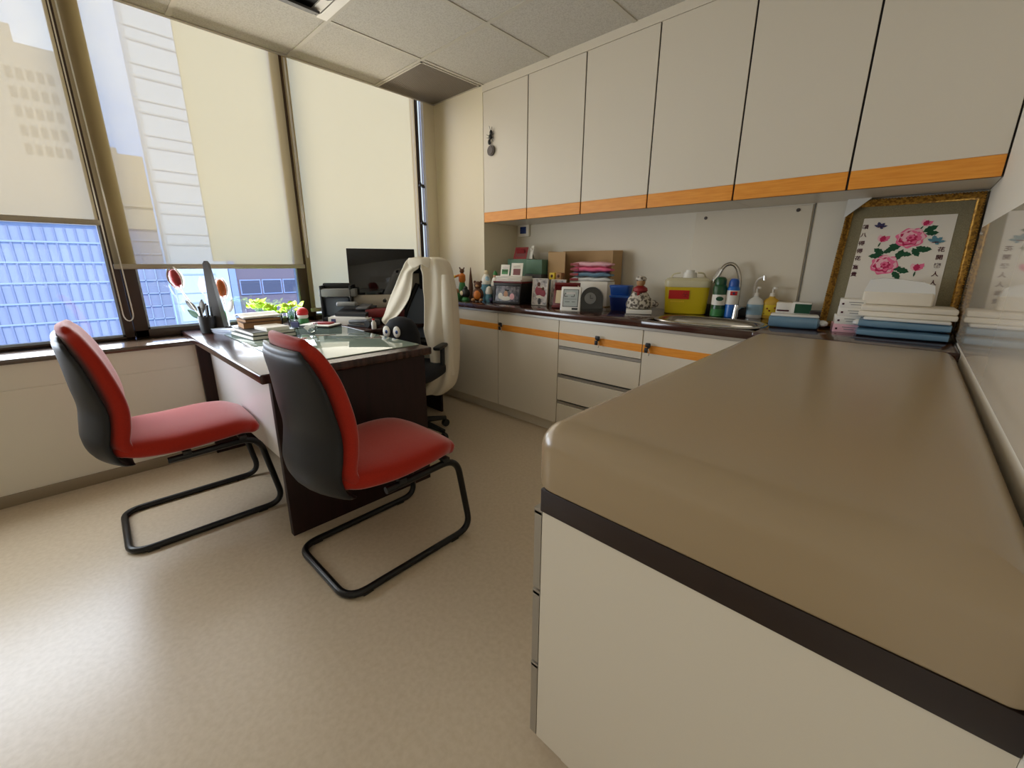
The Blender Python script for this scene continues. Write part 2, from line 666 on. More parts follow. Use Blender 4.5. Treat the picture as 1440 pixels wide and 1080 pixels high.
# little black window stay clips in the slit by the corner
for i, z in enumerate((1.78, 1.475)):
    c = nb('black').box(-0.012, 0.012, -0.02, 0.02, -0.008, 0.008, 0.003).cyl((0, 0.0, 0), (0.012, -0.025, 0.03), 0.006).box(-0.005, 0.014, 0.0, 0.026, -0.018, -0.004, 0.002)
    tag(c.build('window_clip'), ['upper black clip in the narrow window slit beside the corner', 'lower black clip in the narrow window slit beside the corner'][i],
        'window clip', 'window clips', (-3.21, 2.262, z))

# ---- ceiling vent and light fitting
v = thing('ceiling_vent', 'dark grey perforated ceiling vent tile in the window corner', 'vent', (-2.885, 2.137, CEIL))
nb('ceiling_bar').box(-0.30, 0.285, -0.262, -0.25, -0.008, 0).box(-0.30, 0.285, 0.25, 0.262, -0.008, 0).box(-0.30, -0.288, -0.262, 0.262, -0.008, 0).box(0.273, 0.285, -0.262, 0.262, -0.008, 0).build('frame', v)
g = nb('vent_grey').box(-0.288, 0.273, -0.25, 0.25, -0.004, -0.001)
for k in range(44):
    y = -0.245 + 0.49 * k / 43
    g.box(-0.286, 0.271, y - 0.0028, y + 0.0028, -0.007, -0.003)
g.build('grille', v)
v = thing('ceiling_light', 'dark louvred ceiling light fitting at the top edge of the picture', 'light fitting', (-2.276, 0.955, CEIL))
nb('black').box(-0.297, 0.297, -0.293, 0.291, -0.004, 0.0).build('housing', v)
nb('white').box(-0.297, 0.297, 0.235, 0.291, -0.012, -0.004).box(-0.25, -0.05, 0.19, 0.24, -0.012, -0.004).build('end_plate', v)
for i in range(4):
    nb('grey_dark').boxc((-0.255 + 0.17 * i, -0.03, -0.014), (0.09, 0.5, 0.012), 0.003, ry=0.3).build('louvre', v)

# ================================================================== UPPER CABINETS
DX = [-2.588, -2.134, -1.666, -1.205, -0.743, -0.284, 0.166]
ZB_, ZT_ = 1.454, 2.364
for k in range(3):
    x0, x1 = DX[2 * k], DX[2 * k + 2]
    t = thing('wall_cabinet', ['white wall cabinet with orange bottom strips, nearest the window, carrying the dark medallion',
                               'white wall cabinet with orange bottom strips above the cardboard box and yellow container',
                               'white wall cabinet with orange bottom strips above the framed flower picture'][k], 'cabinet', (x0, YC, ZB_), 0, 'wall cabinets')
    w = x1 - x0
    b = nb('laminate_white')
    b.box(0.001, w - 0.001, 0.019, YB - YC, 0, 0.018).box(0.001, w - 0.001, 0.019, YB - YC, 0.892, 0.91)
    b.box(0.001, 0.018, 0.019, YB - YC, 0.018, 0.892).box(w - 0.018, w - 0.001, 0.019, YB - YC, 0.018, 0.892)
    b.box(0.018, w - 0.018, YB - YC - 0.01, YB - YC, 0.018, 0.892)
    b.mat('door_gap_shade').box(0.018, w - 0.018, 0.0195, 0.03, 0.018, 0.892)
    b.build('carcass', t)
    for j in range(2):
        a, c = DX[2 * k + j] - x0, DX[2 * k + j + 1] - x0
        d = nb('laminate_white').box(a + 0.004, c - 0.004, 0, 0.018, 0.074, 0.910, 0.0012, 1).mat('door_gap_shade').box(a + 0.0005, c - 0.0005, 0.006, 0.019, 0.0, 0.9095).build('door', t)
        nb('laminate_orange').box(a + 0.004, c - 0.004, -0.0004, 0.017, 0, 0.074, 0.0012, 1).build('orange_edge_strip', d)
struct('trim_3', nb('laminate_white').box(-2.588, XR, YC - 0.002, YC + 0.03, 2.366, CEIL))
# hanging ornament on the first door
t = thing('hanging_ornament', 'dark insect ornament with round grey medallion on the leftmost wall cabinet door', 'ornament', (-2.49, YC - 0.004, 1.90))
o = nb('black')
o.ball((0.004, -0.010, 0.178), (0.013, 0.009, 0.018), 12).ball((-0.004, -0.010, 0.150), (0.016, 0.010, 0.02), 12).ball((-0.014, -0.010, 0.118), (0.013, 0.009, 0.020), 12)
for a, b in (((0, -.008, .19), (-.012, -.012, .225)), ((.01, -.008, .19), (.018, -.012, .215)), ((.012, -.008, .16), (.04, -.012, .165)), ((.01, -.008, .145), (.035, -.012, .135)),
             ((-.016, -.008, .16), (-.04, -.012, .17)), ((-.018, -.008, .145), (-.04, -.012, .15)), ((.006, -.008, .14), (.03, -.012, .115))):
    o.tube([a, b], 0.0016, 5)
o.build('insect', t)
nb('pewter').cyl((0.0, -0.002, 0.058), (0, -0.012, 0.058), 0.036, seg=28).cyl((0, -0.012, 0.058), (0, -0.016, 0.058), 0.029, 0.026, 24).tube([(0.0, -0.006, 0.094), (-0.01, -0.006, 0.105), (0.0, -0.006, 0.112)], 0.003, 6).build('medallion', t)

# ================================================================== LOWER CABINETS AND WORKTOP
CT = 0.844
YF = 2.13
t = thing('worktop', 'dark brown continuous worktop along the cabinet wall', 'worktop', (0, 0, 0))
wtb = nb('worktop_brown')
SX0, SX1, SY0, SY1 = -1.03, -0.49, 2.155, 2.52
wtb.box(-2.955, SX0, 2.11, YC, CT - 0.036, CT, 0.004).box(-2.586, SX0, 2.40, YB, CT - 0.036, CT)
wtb.box(SX1, 0.166, 2.11, YB, CT - 0.036, CT, 0.004).box(SX0 - 0.001, SX1 + 0.001, 2.11, SY0 + 0.01, CT - 0.036, CT, 0.004).box(SX0 - 0.001, SX1 + 0.001, SY1 - 0.01, YB, CT - 0.036, CT)
wtb.build('slab', t)
nb('aluminium').box(-2.955, 0.13, 2.122, 2.136, 0.793, 0.808).build('edge_profile', t)


def lock(parent, x, z, big):
    k = nb('chrome').cyl((x, -0.001, z), (x, -0.012, z), 0.011, 0.010, 16).build('lock', parent)
    nb('black').boxc((x + 0.004, -0.026, z + 0.012), (0.030, 0.012, 0.024), 0.005).boxc((x - 0.006, -0.022, z - 0.018), (0.02, 0.008, 0.028), 0.003).build('key', k)
    nb('chrome').tube([(x, -0.02, z - 0.005), (x + 0.016, -0.024, z - 0.03), (x + 0.010, -0.022, z - 0.045)], 0.002, 6).build('key_ring', k)


def base_cabinet(x0, x1, doors, label, locks=(), dp=0.56):
    t = thing('base_cabinet', label, 'cabinet', (x0, YF, 0), 0, 'base cabinets under the worktop')
    w = x1 - x0
    b = nb('laminate_white').box(0.0, 0.016, 0.02, dp, 0.09, 0.805).box(w - 0.016, w, 0.02, dp, 0.09, 0.805).box(0.016, w - 0.016, 0.02, dp, 0.09, 0.106)
    b.box(0.016, w - 0.016, dp - 0.015, dp, 0.106, 0.805)
    b.mat('door_gap_shade').box(0.016, w - 0.016, 0.0195, 0.03, 0.106, 0.79)
    b.build('carcass', t)
    nb('laminate_white').box(0, w, 0.055, 0.07, 0, 0.091).build('plinth', t)
    n = doors
    for j in range(n):
        a, c = w * j / n, w * (j + 1) / n
        d = nb('laminate_white').box(a + 0.0025, c - 0.0025, 0, 0.018, 0.092, 0.791, 0.0012, 1).build('door', t)
        nb('laminate_orange').box(a + 0.0025, c - 0.0025, -0.0006, 0.003, 0.668, 0.712).build('orange_stripe', d)
        for lx in locks:
            if a < lx < c:
                lock(d, lx, 0.705, 1)
    return t


base_cabinet(-2.709, -1.597, 2, 'white base cabinet with two doors beside the draped office chair', (0.60,), 0.27)
base_cabinet(-1.021, 0.131, 2, 'white base cabinet with doors under the sink, half hidden by the couch', (0.04,))
t = thing('base_cabinet', 'white base cabinet narrow end unit behind the draped office chair', 'cabinet', (-2.95, YF, 0), 0, 'base cabinets under the worktop')
nb('laminate_white').box(0.0, 0.239, 0.02, 0.27, 0.09, 0.805).build('carcass', t)
nb('laminate_white').box(0, 0.239, 0.055, 0.07, 0, 0.091).build('plinth', t)
d = nb('laminate_white').box(0.002, 0.237, 0, 0.018, 0.092, 0.791, 0.0012, 1).build('door', t)
nb('laminate_orange').box(0.002, 0.237, -0.0006, 0.003, 0.668, 0.712).build('orange_stripe', d)
# drawer unit
t = thing('drawer_unit', 'white unit of four drawers between the two door cabinets', 'cabinet', (-1.597, YF, 0), 0, 'base cabinets under the worktop')
w = 0.576
b = nb('laminate_white').box(0.0, 0.016, 0.02, 0.56, 0.09, 0.805).box(w - 0.016, w, 0.02, 0.56, 0.09, 0.805).box(0.016, w - 0.016, 0.02, 0.56, 0.09, 0.106)
b.mat('grey_dark').box(0.016, w - 0.016, 0.0195, 0.03, 0.106, 0.79).build('carcass', t)
nb('laminate_white').box(0, w, 0.055, 0.07, 0, 0.091).build('plinth', t)
for i, (z0, z1) in enumerate(((0.628, 0.791), (0.444, 0.606), (0.262, 0.416), (0.092, 0.234))):
    d = nb('laminate_white').box(0.0025, w - 0.0025, 0, 0.018, z0, z1, 0.0012, 1).build('drawer', t)
    if i == 0:
        nb('laminate_orange').box(0.0025, w - 0.0025, -0.0006, 0.003, 0.668, 0.712).build('orange_stripe', d)
        lock(d, 0.30, 0.705, 1)
    else:
        nb('aluminium').box(0.003, w - 0.003, 0.004, 0.018, z1 + 0.002, z1 + 0.018).build('pull_profile', d)

# ---- sink
t = thing('sink', 'oval stainless steel sink set into the worktop', 'sink', ((SX0 + SX1) / 2, (SY0 + SY1) / 2 - 0.002, CT))
a_, b_ = 0.277, 0.186
def oval(rx, ry, z, e=2.6, seg=40):
    return superring(Vector((0, 0, z)), Vector((1, 0, 0)), Vector((0, 1, 0)), rx, ry, e, seg)
nb('steel').rings([oval(a_, b_, 0.0005), oval(a_ - 0.003, b_ - 0.003, 0.006), oval(a_ - 0.02, b_ - 0.02, 0.006), oval(a_ - 0.028, b_ - 0.028, 0.0)], False, False).build('rim', t)
nb('steel').rings([oval(a_ - 0.028, b_ - 0.028, 0.0), oval(a_ - 0.036, b_ - 0.034, -0.03), oval(a_ - 0.05, b_ - 0.045, -0.12), oval(a_ - 0.1, b_ - 0.08, -0.14), oval(0.02, 0.02, -0.142)], False, True).build('bowl', t, solid=0.001)
nb('chrome').cyl((0, 0, -0.141), (0, 0, -0.137), 0.03, seg=20).build('drain', t)

# ---- taps
t = thing('gooseneck_tap', 'chrome tap with black sprung gooseneck hose behind the spray cans', 'tap', (-0.735, 2.715, CT))
nb('black').box(-0.045, 0.075, -0.05, 0.05, 0, 0.055, 0.01).build('base', t)
pts = [(0.0, 0, 0.05), (0.0, 0, 0.16), (-0.004, 0, 0.22), (-0.022, -0.004, 0.272), (-0.05, -0.010, 0.298), (-0.082, -0.02, 0.292), (-0.105, -0.03, 0.262)]
nb('steel').tube(smoothpath(pts, 8), 0.0105, 10).build('hose', t)
nb('chrome').cyl((-0.103, -0.029, 0.268), (-0.128, -0.045, 0.205), 0.014, 0.017).cyl((-0.128, -0.045, 0.205), (-0.132, -0.047, 0.19), 0.014, 0.012).build('spray_head', t)
nb('chrome').tube([(0.045, -0.03, 0.052), (0.046, -0.10, 0.058), (0.044, -0.165, 0.05)], 0.009, 10).cyl((0.044, -0.16, 0.078), (0.042, -0.165, 0.002), 0.013, 0.015).build('spout', t)
t = thing('filter_tap', 'slim white drinking water tap beside the gooseneck tap', 'tap', (-0.66, 2.745, CT))
nb('white_gloss').tube(smoothpath([(0, 0, 0), (0, 0, 0.13), (0.0, 0, 0.18), (0.015, -0.005, 0.215), (0.045, -0.015, 0.23)], 6), 0.006, 10).cyl((0, 0, 0), (0, 0, 0.02), 0.012).build('spout', t)
nb('chrome').cyl((0.045, -0.015, 0.235), (0.047, -0.016, 0.21), 0.008).build('nozzle', t)

# ================================================================== EXAMINATION COUCH
t = thing('examination_couch', 'beige padded examination couch on a white cabinet along the right wall', 'couch', (0, 0, 0))
nb('laminate_white').box(-0.456, 0.1675, 0.575, 2.108, 0.05, 0.660).box(-0.40, 0.1675, 0.60, 2.108, 0, 0.05).build('cabinet_body', t)
for i, (z0, z1) in enumerate(((0.468, 0.648), (0.268, 0.450), (0.05, 0.25))):
    d = nb('laminate_white').box(-0.476, -0.458, 0.578, 1.10, z0, z1, 0.001, 1).build('drawer', t)
    nb('aluminium').box(-0.477, -0.459, 0.5755, 0.579, z0, z1 + 0.006).box(-0.478, -0.458, 0.5755, 1.10, z1, z1 + 0.012).build('pull_profile', d)
nb('band_brown').box(-0.460, 0.1675, 0.572, 2.106, 0.660, 0.711, 0.002).build('bed_board', t)
# cushion: rounded slab, left side running slightly outwards towards the far end, gently crowned
mb = nb('vinyl_beige')
rows = []
r_ = 0.06
prof = []   # section across the edge: (inset, height)
for k in range(4):
    a = PI / 2 * k / 3
    prof.append((0.008 * (1 - math.sin(a)), 0.008 * (1 - math.cos(a)) * 0 + 0.0 + 0.010 * k / 3))
prof += [(0.0, 0.05), (0.0, 0.085)]
for k in range(1, 11):
    a = PI / 2 * k / 10
    prof.append((r_ * (1 - math.cos(a)), 0.085 + 0.055 * math.sin(a)))
prof += [(0.10, 0.1408), (0.16, 0.1412), (0.24, 0.1414)]
def sstep(q):
    q = min(1, max(0, q))
    return q * q * (3 - 2 * q)
def outline(ins):
    """plan of the cushion, inset by ins"""
    ya, yb = 0.566, 2.104
    xl = lambda y: -0.481 - 0.003 * sstep((y - 0.45) / 1.1)
    xb = 0.1655
    pts = []
    def corner(cx_, cy_, q, a0, a1, sx, sy):
        q2 = max(q - ins, 0.003)
        e = max(ins - q, 0) + 0.003 * (ins > q)
        for k in range(8):
            a = a0 + (a1 - a0) * k / 7
            pts.append((cx_ + sx * e + q2 * math.cos(a), cy_ + sy * e + q2 * math.sin(a)))
    cr = 0.05
    for k in range(12):          # left side, far to near
        y = yb - 0.16 - (yb - ya - 0.32) * k / 11
        y = min(max(y, ya + max(ins, 0.06)), yb - max(ins, 0.06))
        pts.append((xl(y) + ins, y))
    corner(xl(0.6) + cr, ya + cr, cr, PI, 1.5 * PI, 1, 1)
    corner(xb - 0.02, ya + 0.02, 0.02, 1.5 * PI, 2 * PI, -1, 1)
    corner(xb - 0.03, yb - 0.03, 0.03, 0, PI / 2, -1, -1)
    corner(xl(2.1) + cr, yb - cr, cr, PI / 2, PI, 1, -1)
    return pts
for ins, h in prof:
    rows.append([Vector((x, y, 0.711 + h)) for x, y in outline(ins)])
mb.rings(rows)
mb.build('cushion', t, angle=60)

# clear acrylic board on the right wall
a = nb('acrylic_sheet').box(XR - 0.006, XR - 0.001, -0.9, 2.59, 0.862, 1.29, 0.001, 1)
t = thing('acrylic_wall_board', 'glossy acrylic board on the right wall beside the couch', 'wall board', (0, 0, 0))
a.build('sheet', t)
nb('chrome').cyl((XR - 0.006, 2.55, 1.262), (XR - 0.010, 2.55, 1.262), 0.007).cyl((XR - 0.006, 1.2, 1.262), (XR - 0.010, 1.2, 1.262), 0.007).build('screw', t)
# board on the back wall
t = thing('acrylic_splash_board', 'clear scuffed acrylic splash board behind the sink and bottles', 'wall board', (0, YB, 0))
nb('backsplash').box(-1.06, -0.455, -0.008, -0.001, CT + 0.001, 1.448, 0.001, 1).build('sheet', t)
for x, z in ((-1.0, 1.415), (-0.52, 1.425)):
    nb('pewter').cyl((x, -0.008, z), (x, -0.013, z), 0.010, 0.008).build('screw', t)
tag(nb('grey_mid').box(-0.002, 0.002, -0.005, -0.0005, -0.31, 0.29, 0.001, 1).build('cable_trunking'), 'thin grey vertical cable strip on the wall left of the flower picture', 'cable', None, (-0.447, YB, 1.165))
# thermostat
t = thing('thermostat', 'small white wall thermostat with blue screen under the wall cabinet', 'thermostat', (-2.495, YB, 1.41))
nb('white').box(-0.06, 0.06, -0.025, -0.001, -0.05, 0.05, 0.006).build('case', t)
nb('screen_blue').box(-0.034, 0.034, -0.028, -0.024, -0.026, 0.030, 0.002).build('screen', t)

# ================================================================== DESK
DT = 0.729
t = thing('desk', 'dark brown office desk with white modesty panel and glass top', 'desk', (0, 0, 0))
nb('desk_brown').box(-3.25, -1.715, 0.440, 1.225, 0.690, DT, 0.009, 3).build('desktop', t)
nb('desk_side').box(-1.767, -1.735, 0.478, 1.19, 0, 0.690, 0.002).build('end_panel', t)
nb('desk_side').box(-2.955, -2.925, 0.455, 1.19, 0, 0.690, 0.002).build('end_panel', t)
nb('desk_panel_white').box(-2.925, -1.767, 0.515, 0.533, 0.30, 0.690).build('modesty_panel', t, label='white modesty panel')
nb('desk_side').box(-2.925, -1.767, 1.10, 1.12, 0.60, 0.69).build('apron', t)
tag(nb('desk_glass').box(-2.86, -1.80, 0.585, 1.205, DT, DT + 0.006, 0.002).build('desk_glass_top'), 'pale green glass sheet lying on the brown desktop', 'glass sheet')
# return along the window wall
t = thing('side_table', 'dark brown side return under the computer beside the window', 'side table', (0, 0, 0))
nb('desk_brown').box(-3.16, -2.44, 1.235, 1.90, 0.704, 0.729, 0.006, 3).build('tabletop', t)
nb('desk_side').box(-2.93, -2.53, 1.262, 1.28, 0.0, 0.704).build('end_panel', t)
nb('desk_side').box(-2.93, -2.53, 1.87, 1.888, 0.0, 0.704).build('end_panel', t)
nb('desk_side').box(-2.93, -2.91, 1.28, 1.87, 0.2, 0.704).build('back_panel', t)
dr = nb('brown').box(-2.528, -2.508, 1.285, 1.865, 0.55, 0.695, 0.002).build('drawer', t)
nb('chrome').tube([(-2.508, 1.6, 0.6), (-2.485, 1.6, 0.6), (-2.485, 1.75, 0.6), (-2.508, 1.75, 0.6)], 0.004, 6).build('handle', dr)

# ================================================================== VISITOR CHAIRS
def visitor_chair(loc, rz, label):
    t = thing('visitor_chair', label, 'chair', loc, rz, 'red cantilever visitor chairs')
    # continuous bent tube
    w = 0.205
    side = [(0.175, 0.362), (0.50, 0.372), (0.565, 0.0135), (0.0, 0.0135)]
    left = [(-w, y, z) for y, z in side]
    right = [(w, y, z) for y, z in reversed(side)]
    path = fillet(left + right, 0.075, 8)
    f = nb('tube_black').tube(path, 0.0135, 14)
    f.build('frame', t)
    b = nb('black')
    for s in (-1, 1):
        b.boxc((s * w, 0.24, 0.378), (0.03, 0.03, 0.02), 0.003)
        b.boxc((s * w, 0.44, 0.386), (0.03, 0.03, 0.02), 0.003)
    b.box(-w, w, 0.225, 0.255, 0.376, 0.386).box(-w, w, 0.425, 0.455, 0.384, 0.394)
    b.build('seat_bracket', t)
    for s in (-1, 1):
        for y in (0.07, 0.47):
            nb('black').box(s * w - 0.012, s * w + 0.012, y - 0.02, y + 0.02, 0.0, 0.012, 0.003).build('glide', t)
    # seat
    m = nb('fabric_red')
    pad_sweep(m, [(0.058, 0.434, 0.200, 0.036), (0.11, 0.428, 0.214, 0.046), (0.22, 0.424, 0.230, 0.047), (0.35, 0.430, 0.231, 0.046),
                  (0.435, 0.428, 0.216, 0.043), (0.485, 0.412, 0.192, 0.038)], e=3.6, capr=0.04)
    m.build('seat', t, angle=70)
    # back pad
    m = nb('fabric_red')
    pad_sweep(m, [(-0.020, 0.898, 0.140, 0.022, 0.016), (-0.006, 0.865, 0.178, 0.030, 0.02), (0.018, 0.785, 0.203, 0.034, 0.028), (0.040, 0.68, 0.207, 0.037, 0.032),
                  (0.048, 0.60, 0.204, 0.039, 0.034), (0.041, 0.53, 0.207, 0.040, 0.034), (0.027, 0.47, 0.209, 0.037, 0.038), (0.042, 0.43, 0.205, 0.032, 0.042), (0.090, 0.412, 0.20, 0.020, 0.015)], e=3.2, capr=0.024)
    m.build('backrest', t, angle=70)
    # shell
    m = nb('shell_black')
    pad_sweep(m, [(-0.046, 0.866, 0.158, 0.012, 0.018), (-0.044, 0.845, 0.184, 0.016, 0.022), (-0.037, 0.775, 0.203, 0.018, 0.040), (-0.030, 0.68, 0.207, 0.019, 0.054),
                  (-0.022, 0.60, 0.204, 0.020, 0.060), (-0.028, 0.53, 0.207, 0.022, 0.060), (-0.034, 0.47, 0.209, 0.022, 0.054), (-0.020, 0.415, 0.206, 0.020, 0.052), (0.012, 0.384, 0.200, 0.014, 0.04), (0.045, 0.374, 0.19, 0.008, 0.02)], e=2.8, capr=0.022)
    m.build('back_shell', t, angle=70)
    return t


visitor_chair((-2.268, -0.014, 0), -0.03, 'red chair with black shell nearest the window, farther from the couch')
visitor_chair((-1.420, 0.466, 0), 0.02, 'red chair with black shell in front of the desk corner, nearer the couch')

# ================================================================== OFFICE CHAIR WITH COAT
OX, OY, OR = -2.285, 1.49, math.atan2(0.55, 0.83)     # local -y faces the desk
t = thing('office_chair', 'black mesh-backed office chair behind the desk, under the white coat', 'office chair', (OX, OY, 0), OR)
b = nb('black')
for k in range(5):
    a = 2 * PI * k / 5 + 0.92
    c = (0.22 * math.cos(a), 0.22 * math.sin(a))
    nb('black').tube([(0, 0, 0.10), (c[0] * 0.5, c[1] * 0.5, 0.085), (c[0], c[1], 0.065)], [0.026, 0.02, 0.016], 8).build('base_arm', t)
    nb('black').cyl((c[0] - 0.012 * math.sin(a), c[1] + 0.012 * math.cos(a), 0.027), (c[0] + 0.012 * math.sin(a), c[1] - 0.012 * math.cos(a), 0.027), 0.027, seg=14).cyl((c[0], c[1], 0.027), (c[0], c[1], 0.066), 0.008).build('caster', t)
nb('black').cyl((0, 0, 0.08), (0, 0, 0.40), 0.025).cyl((0, 0, 0.30), (0, 0, 0.40), 0.04).build('gas_lift', t)
m = nb('black_soft')
pad_sweep(m, [(-0.20, 0.45, 0.16, 0.035), (-0.1, 0.455, 0.18, 0.045), (0.08, 0.455, 0.185, 0.045), (0.17, 0.46, 0.16, 0.04)], capr=0.03)
m.build('seat', t, angle=70)
# tapered mesh back: wide below, narrow above
nb('mesh_grey').rings([[Vector((x, 0.215 + 0.10 * (z - 0.5) + 0.008 * q, z)) for x, q in ((-w, 0), (0, 3), (w, 0), (w, 1.4), (0, 4.4), (-w, 1.4))] for z, w in ((0.62, 0.17), (0.70, 0.165), (0.8, 0.135), (0.9, 0.095), (0.99, 0.06))]).build('backrest_mesh', t)
def bk(x, z, o=0.0):
    return (x, 0.21 + 0.10 * (z - 0.5) + o, z)
f = nb('black').tube([bk(-0.19, 0.60), bk(-0.18, 0.70), bk(-0.145, 0.82), bk(-0.10, 0.92), bk(-0.06, 1.0)], 0.016, 10).tube([bk(0.19, 0.60), bk(0.18, 0.70), bk(0.145, 0.82), bk(0.10, 0.92), bk(0.06, 1.0)], 0.016, 10)
f.tube([bk(-0.19, 0.61), bk(0.0, 0.60, 0.03), bk(0.19, 0.61)], 0.03, 10)
f.build('back_frame', t)
nb('black').boxc((0, 0.26, 1.05), (0.085, 0.04, 0.17), 0.012).boxc((0.03, 0.225, 0.98), (0.05, 0.03, 0.035), 0.006, rz=0.3).build('neck_strut', t)
nb('black_soft').boxc((0, 0.27, 1.11), (0.26, 0.055, 0.08), 0.024, 3).build('headrest', t)
for s in (-1, 1):
    nb('black').tube(fillet([(s * 0.15, 0.06, 0.43), (s * 0.172, 0.05, 0.48), (s * 0.172, 0.06, 0.605)], 0.03), 0.016, 10).boxc((s * 0.172, 0.03, 0.615), (0.05, 0.17, 0.025), 0.01).build('armrest', t)

# coat draped from the headrest
t = thing('white_coat', 'off-white doctor coat draped over the office chair back', 'coat', (OX, OY, 0), OR)
def coat_row(z, uL, uiL, uR, uiR, wf, wb, ph):
    """open C seen from above: inner left edge, round the left side, across the back, right side, inner right edge"""
    pts = []
    base = 0.20 + 0.10 * (min(z, 1.05) - 0.5)
    for k in range(9):
        q = k / 8
        pts.append((uiL + (uL - uiL) * q, base - wf * (1 - 0.35 * q) + 0.012 * math.sin(q * 9 + z * 7 + ph)))
    for k in range(1, 6):
        a = k / 6 * PI / 2
        pts.append((uL * (1 - 0.4 * k / 6) - 0.012 * math.sin(a * 2), base - wf * 0.65 + (wb + wf * 0.65) * math.sin(a)))
    for k in range(0, 9):
        q = k / 8
        pts.append((uL * 0.6 * (1 - q) + uR * q, base + wb + 0.012 * math.sin(q * 16 + z * 5)))
    for k in range(5, 0, -1):
        a = k / 6 * PI / 2
        pts.append((uR + 0.012 * math.sin(a * 2), base - wf * 0.65 + (wb + wf * 0.65) * math.sin(a)))
    for k in range(9):
        q = k / 8
        pts.append((uR + (uiR - uR) * q, base - wf * (0.65 + 0.35 * q) + 0.014 * math.sin(q * 10 + z * 6 + 1)))
    return [(u, w, z) for u, w in pts]
rows = []
for r in smoothpath([
    (1.176, -0.050, -0.004, 0.080, 0.004, 0.018, 0.02), (1.166, -0.095, -0.006, 0.120, 0.006, 0.050, 0.045), (1.14, -0.120, -0.010, 0.146, 0.006, 0.068, 0.065),
    (1.105, -0.138, -0.016, 0.160, 0.006, 0.078, 0.075), (1.08, -0.152, -0.052, 0.166, 0.016, 0.084, 0.08), (1.04, -0.172, -0.056, 0.174, 0.022, 0.09, 0.08),
    (0.98, -0.200, -0.058, 0.186, 0.026, 0.098, 0.085), (0.90, -0.238, -0.075, 0.198, 0.036, 0.110, 0.09),
    (0.80, -0.272, -0.140, 0.205, 0.040, 0.130, 0.095), (0.75, -0.285, -0.205, 0.208, 0.041, 0.140, 0.10), (0.70, -0.20, -0.15, 0.210, 0.042, 0.150, 0.10), (0.58, -0.170, -0.13, 0.212, 0.070, 0.150, 0.10),
    (0.46, -0.160, -0.12, 0.210, 0.085, 0.15, 0.10), (0.36, -0.13, -0.09, 0.200, 0.060, 0.14, 0.095), (0.30, -0.10, -0.07, 0.180, 0.02, 0.12, 0.085), (0.255, -0.04, -0.02, 0.13, 0.0, 0.10, 0.075)], 4):
    z, uL, uiL, uR, uiR, wf, wb = r
    rows.append(coat_row(z, uL, uiL, uR, uiR, wf, wb, 0))
nb('coat_white').grid(rows).build('coat_body', t, solid=0.006, sub=1, angle=180)
# collar over the headrest and one hanging sleeve
cr_ = []
for k in range(5):
    q = k / 4
    cr_.append([(-0.075 + 0.155 * i / 10, 0.165 - 0.018 * q - 0.02 * math.sin(PI * i / 10), 1.172 - 0.035 * q - 0.03 * q * abs(math.sin(PI * i / 10 * 1.5))) for i in range(11)])
nb('coat_white').grid(cr_).build('collar', t, solid=0.006, sub=1, angle=180)
sl = smoothpath([(0.160, 0.21, 1.06, 0.03), (0.178, 0.17, 0.9, 0.038), (0.186, 0.145, 0.7, 0.04), (0.186, 0.14, 0.52, 0.04), (0.186, 0.14, 0.40, 0.043)], 6)
nb('coat_white').tube([p[:3] for p in sl], [p[3] for p in sl], 14).build('sleeve', t)

# black plush cushion with two eyes on the seat
t = thing('plush_cushion', 'round black plush cushion with two pale eyes on the office chair', 'cushion', (-2.19, 1.345, 0.505), math.atan2(0.45, 0.9))
m = nb('black_soft').lathe([(0.02, 0.0), (0.09, 0.008), (0.118, 0.06), (0.122, 0.14), (0.118, 0.21), (0.10, 0.27), (0.07, 0.305), (0.03, 0.322), (0.002, 0.325)], seg=28, sy=0.72)
m.build('body', t)
for s in (-1, 1):
    R = Matrix.Rotation(0.35 * s - 0.12, 4, 'Z')
    e = nb('white').ball((-0.012 + 0.034 * s, -0.084, 0.245), (0.024, 0.010, 0.034), 16).build('eye', t)
    nb('blue').ball((-0.008 + 0.034 * s, -0.0925, 0.245), (0.009, 0.004, 0.011), 12).mat('black').ball((-0.010 + 0.034 * s, -0.0955, 0.243), (0.005, 0.0025, 0.006), 10).build('pupil', e)

# ================================================================== THINGS ON THE DESK
# computer
t = thing('computer', 'all-in-one desktop computer with black screen and silver chin', 'computer', (-2.88, 1.645, 0.729), math.atan2(0.874, 0.485))
tilt = Matrix.Translation((0, 0, 0.085)) @ Matrix.Rotation(math.radians(-5), 4, 'X')
w2 = 0.243
nb('silver_alu').box(-w2, w2, 0.0, 0.022, 0, 0.095, 0.003, M=tilt).box(-w2, w2, 0.006, 0.028, 0.0, 0.43, 0.006, M=tilt).build('case', t)
nb('black_gloss').box(-w2 + 0.001, w2 - 0.001, -0.002, 0.008, 0.094, 0.428, 0.003, M=tilt).build('screen', t)
ap = nb('black')
ap.lathe([(0.0, -0.0015), (0.011, -0.0015), (0.011, 0.0015), (0.0, 0.0015)], M=tilt @ Matrix.Translation((-0.0035, -0.0006, 0.047)) @ Matrix.Rotation(PI / 2, 4, 'X'), sy=1.15, seg=16)
ap.lathe([(0.0, -0.0015), (0.011, -0.0015), (0.011, 0.0015), (0.0, 0.0015)], M=tilt @ Matrix.Translation((0.0035, -0.0006, 0.047)) @ Matrix.Rotation(PI / 2, 4, 'X'), sy=1.15, seg=16)
ap.lathe([(0.0, -0.0015), (0.005, -0.0015), (0.005, 0.0015), (0.0, 0.0015)], M=tilt @ Matrix.Translation((0.003, -0.0006, 0.064)) @ Matrix.Rotation(PI / 2, 4, 'X'), sx=0.5, seg=12)
ap.build('emblem', t, label='small dark fruit emblem')
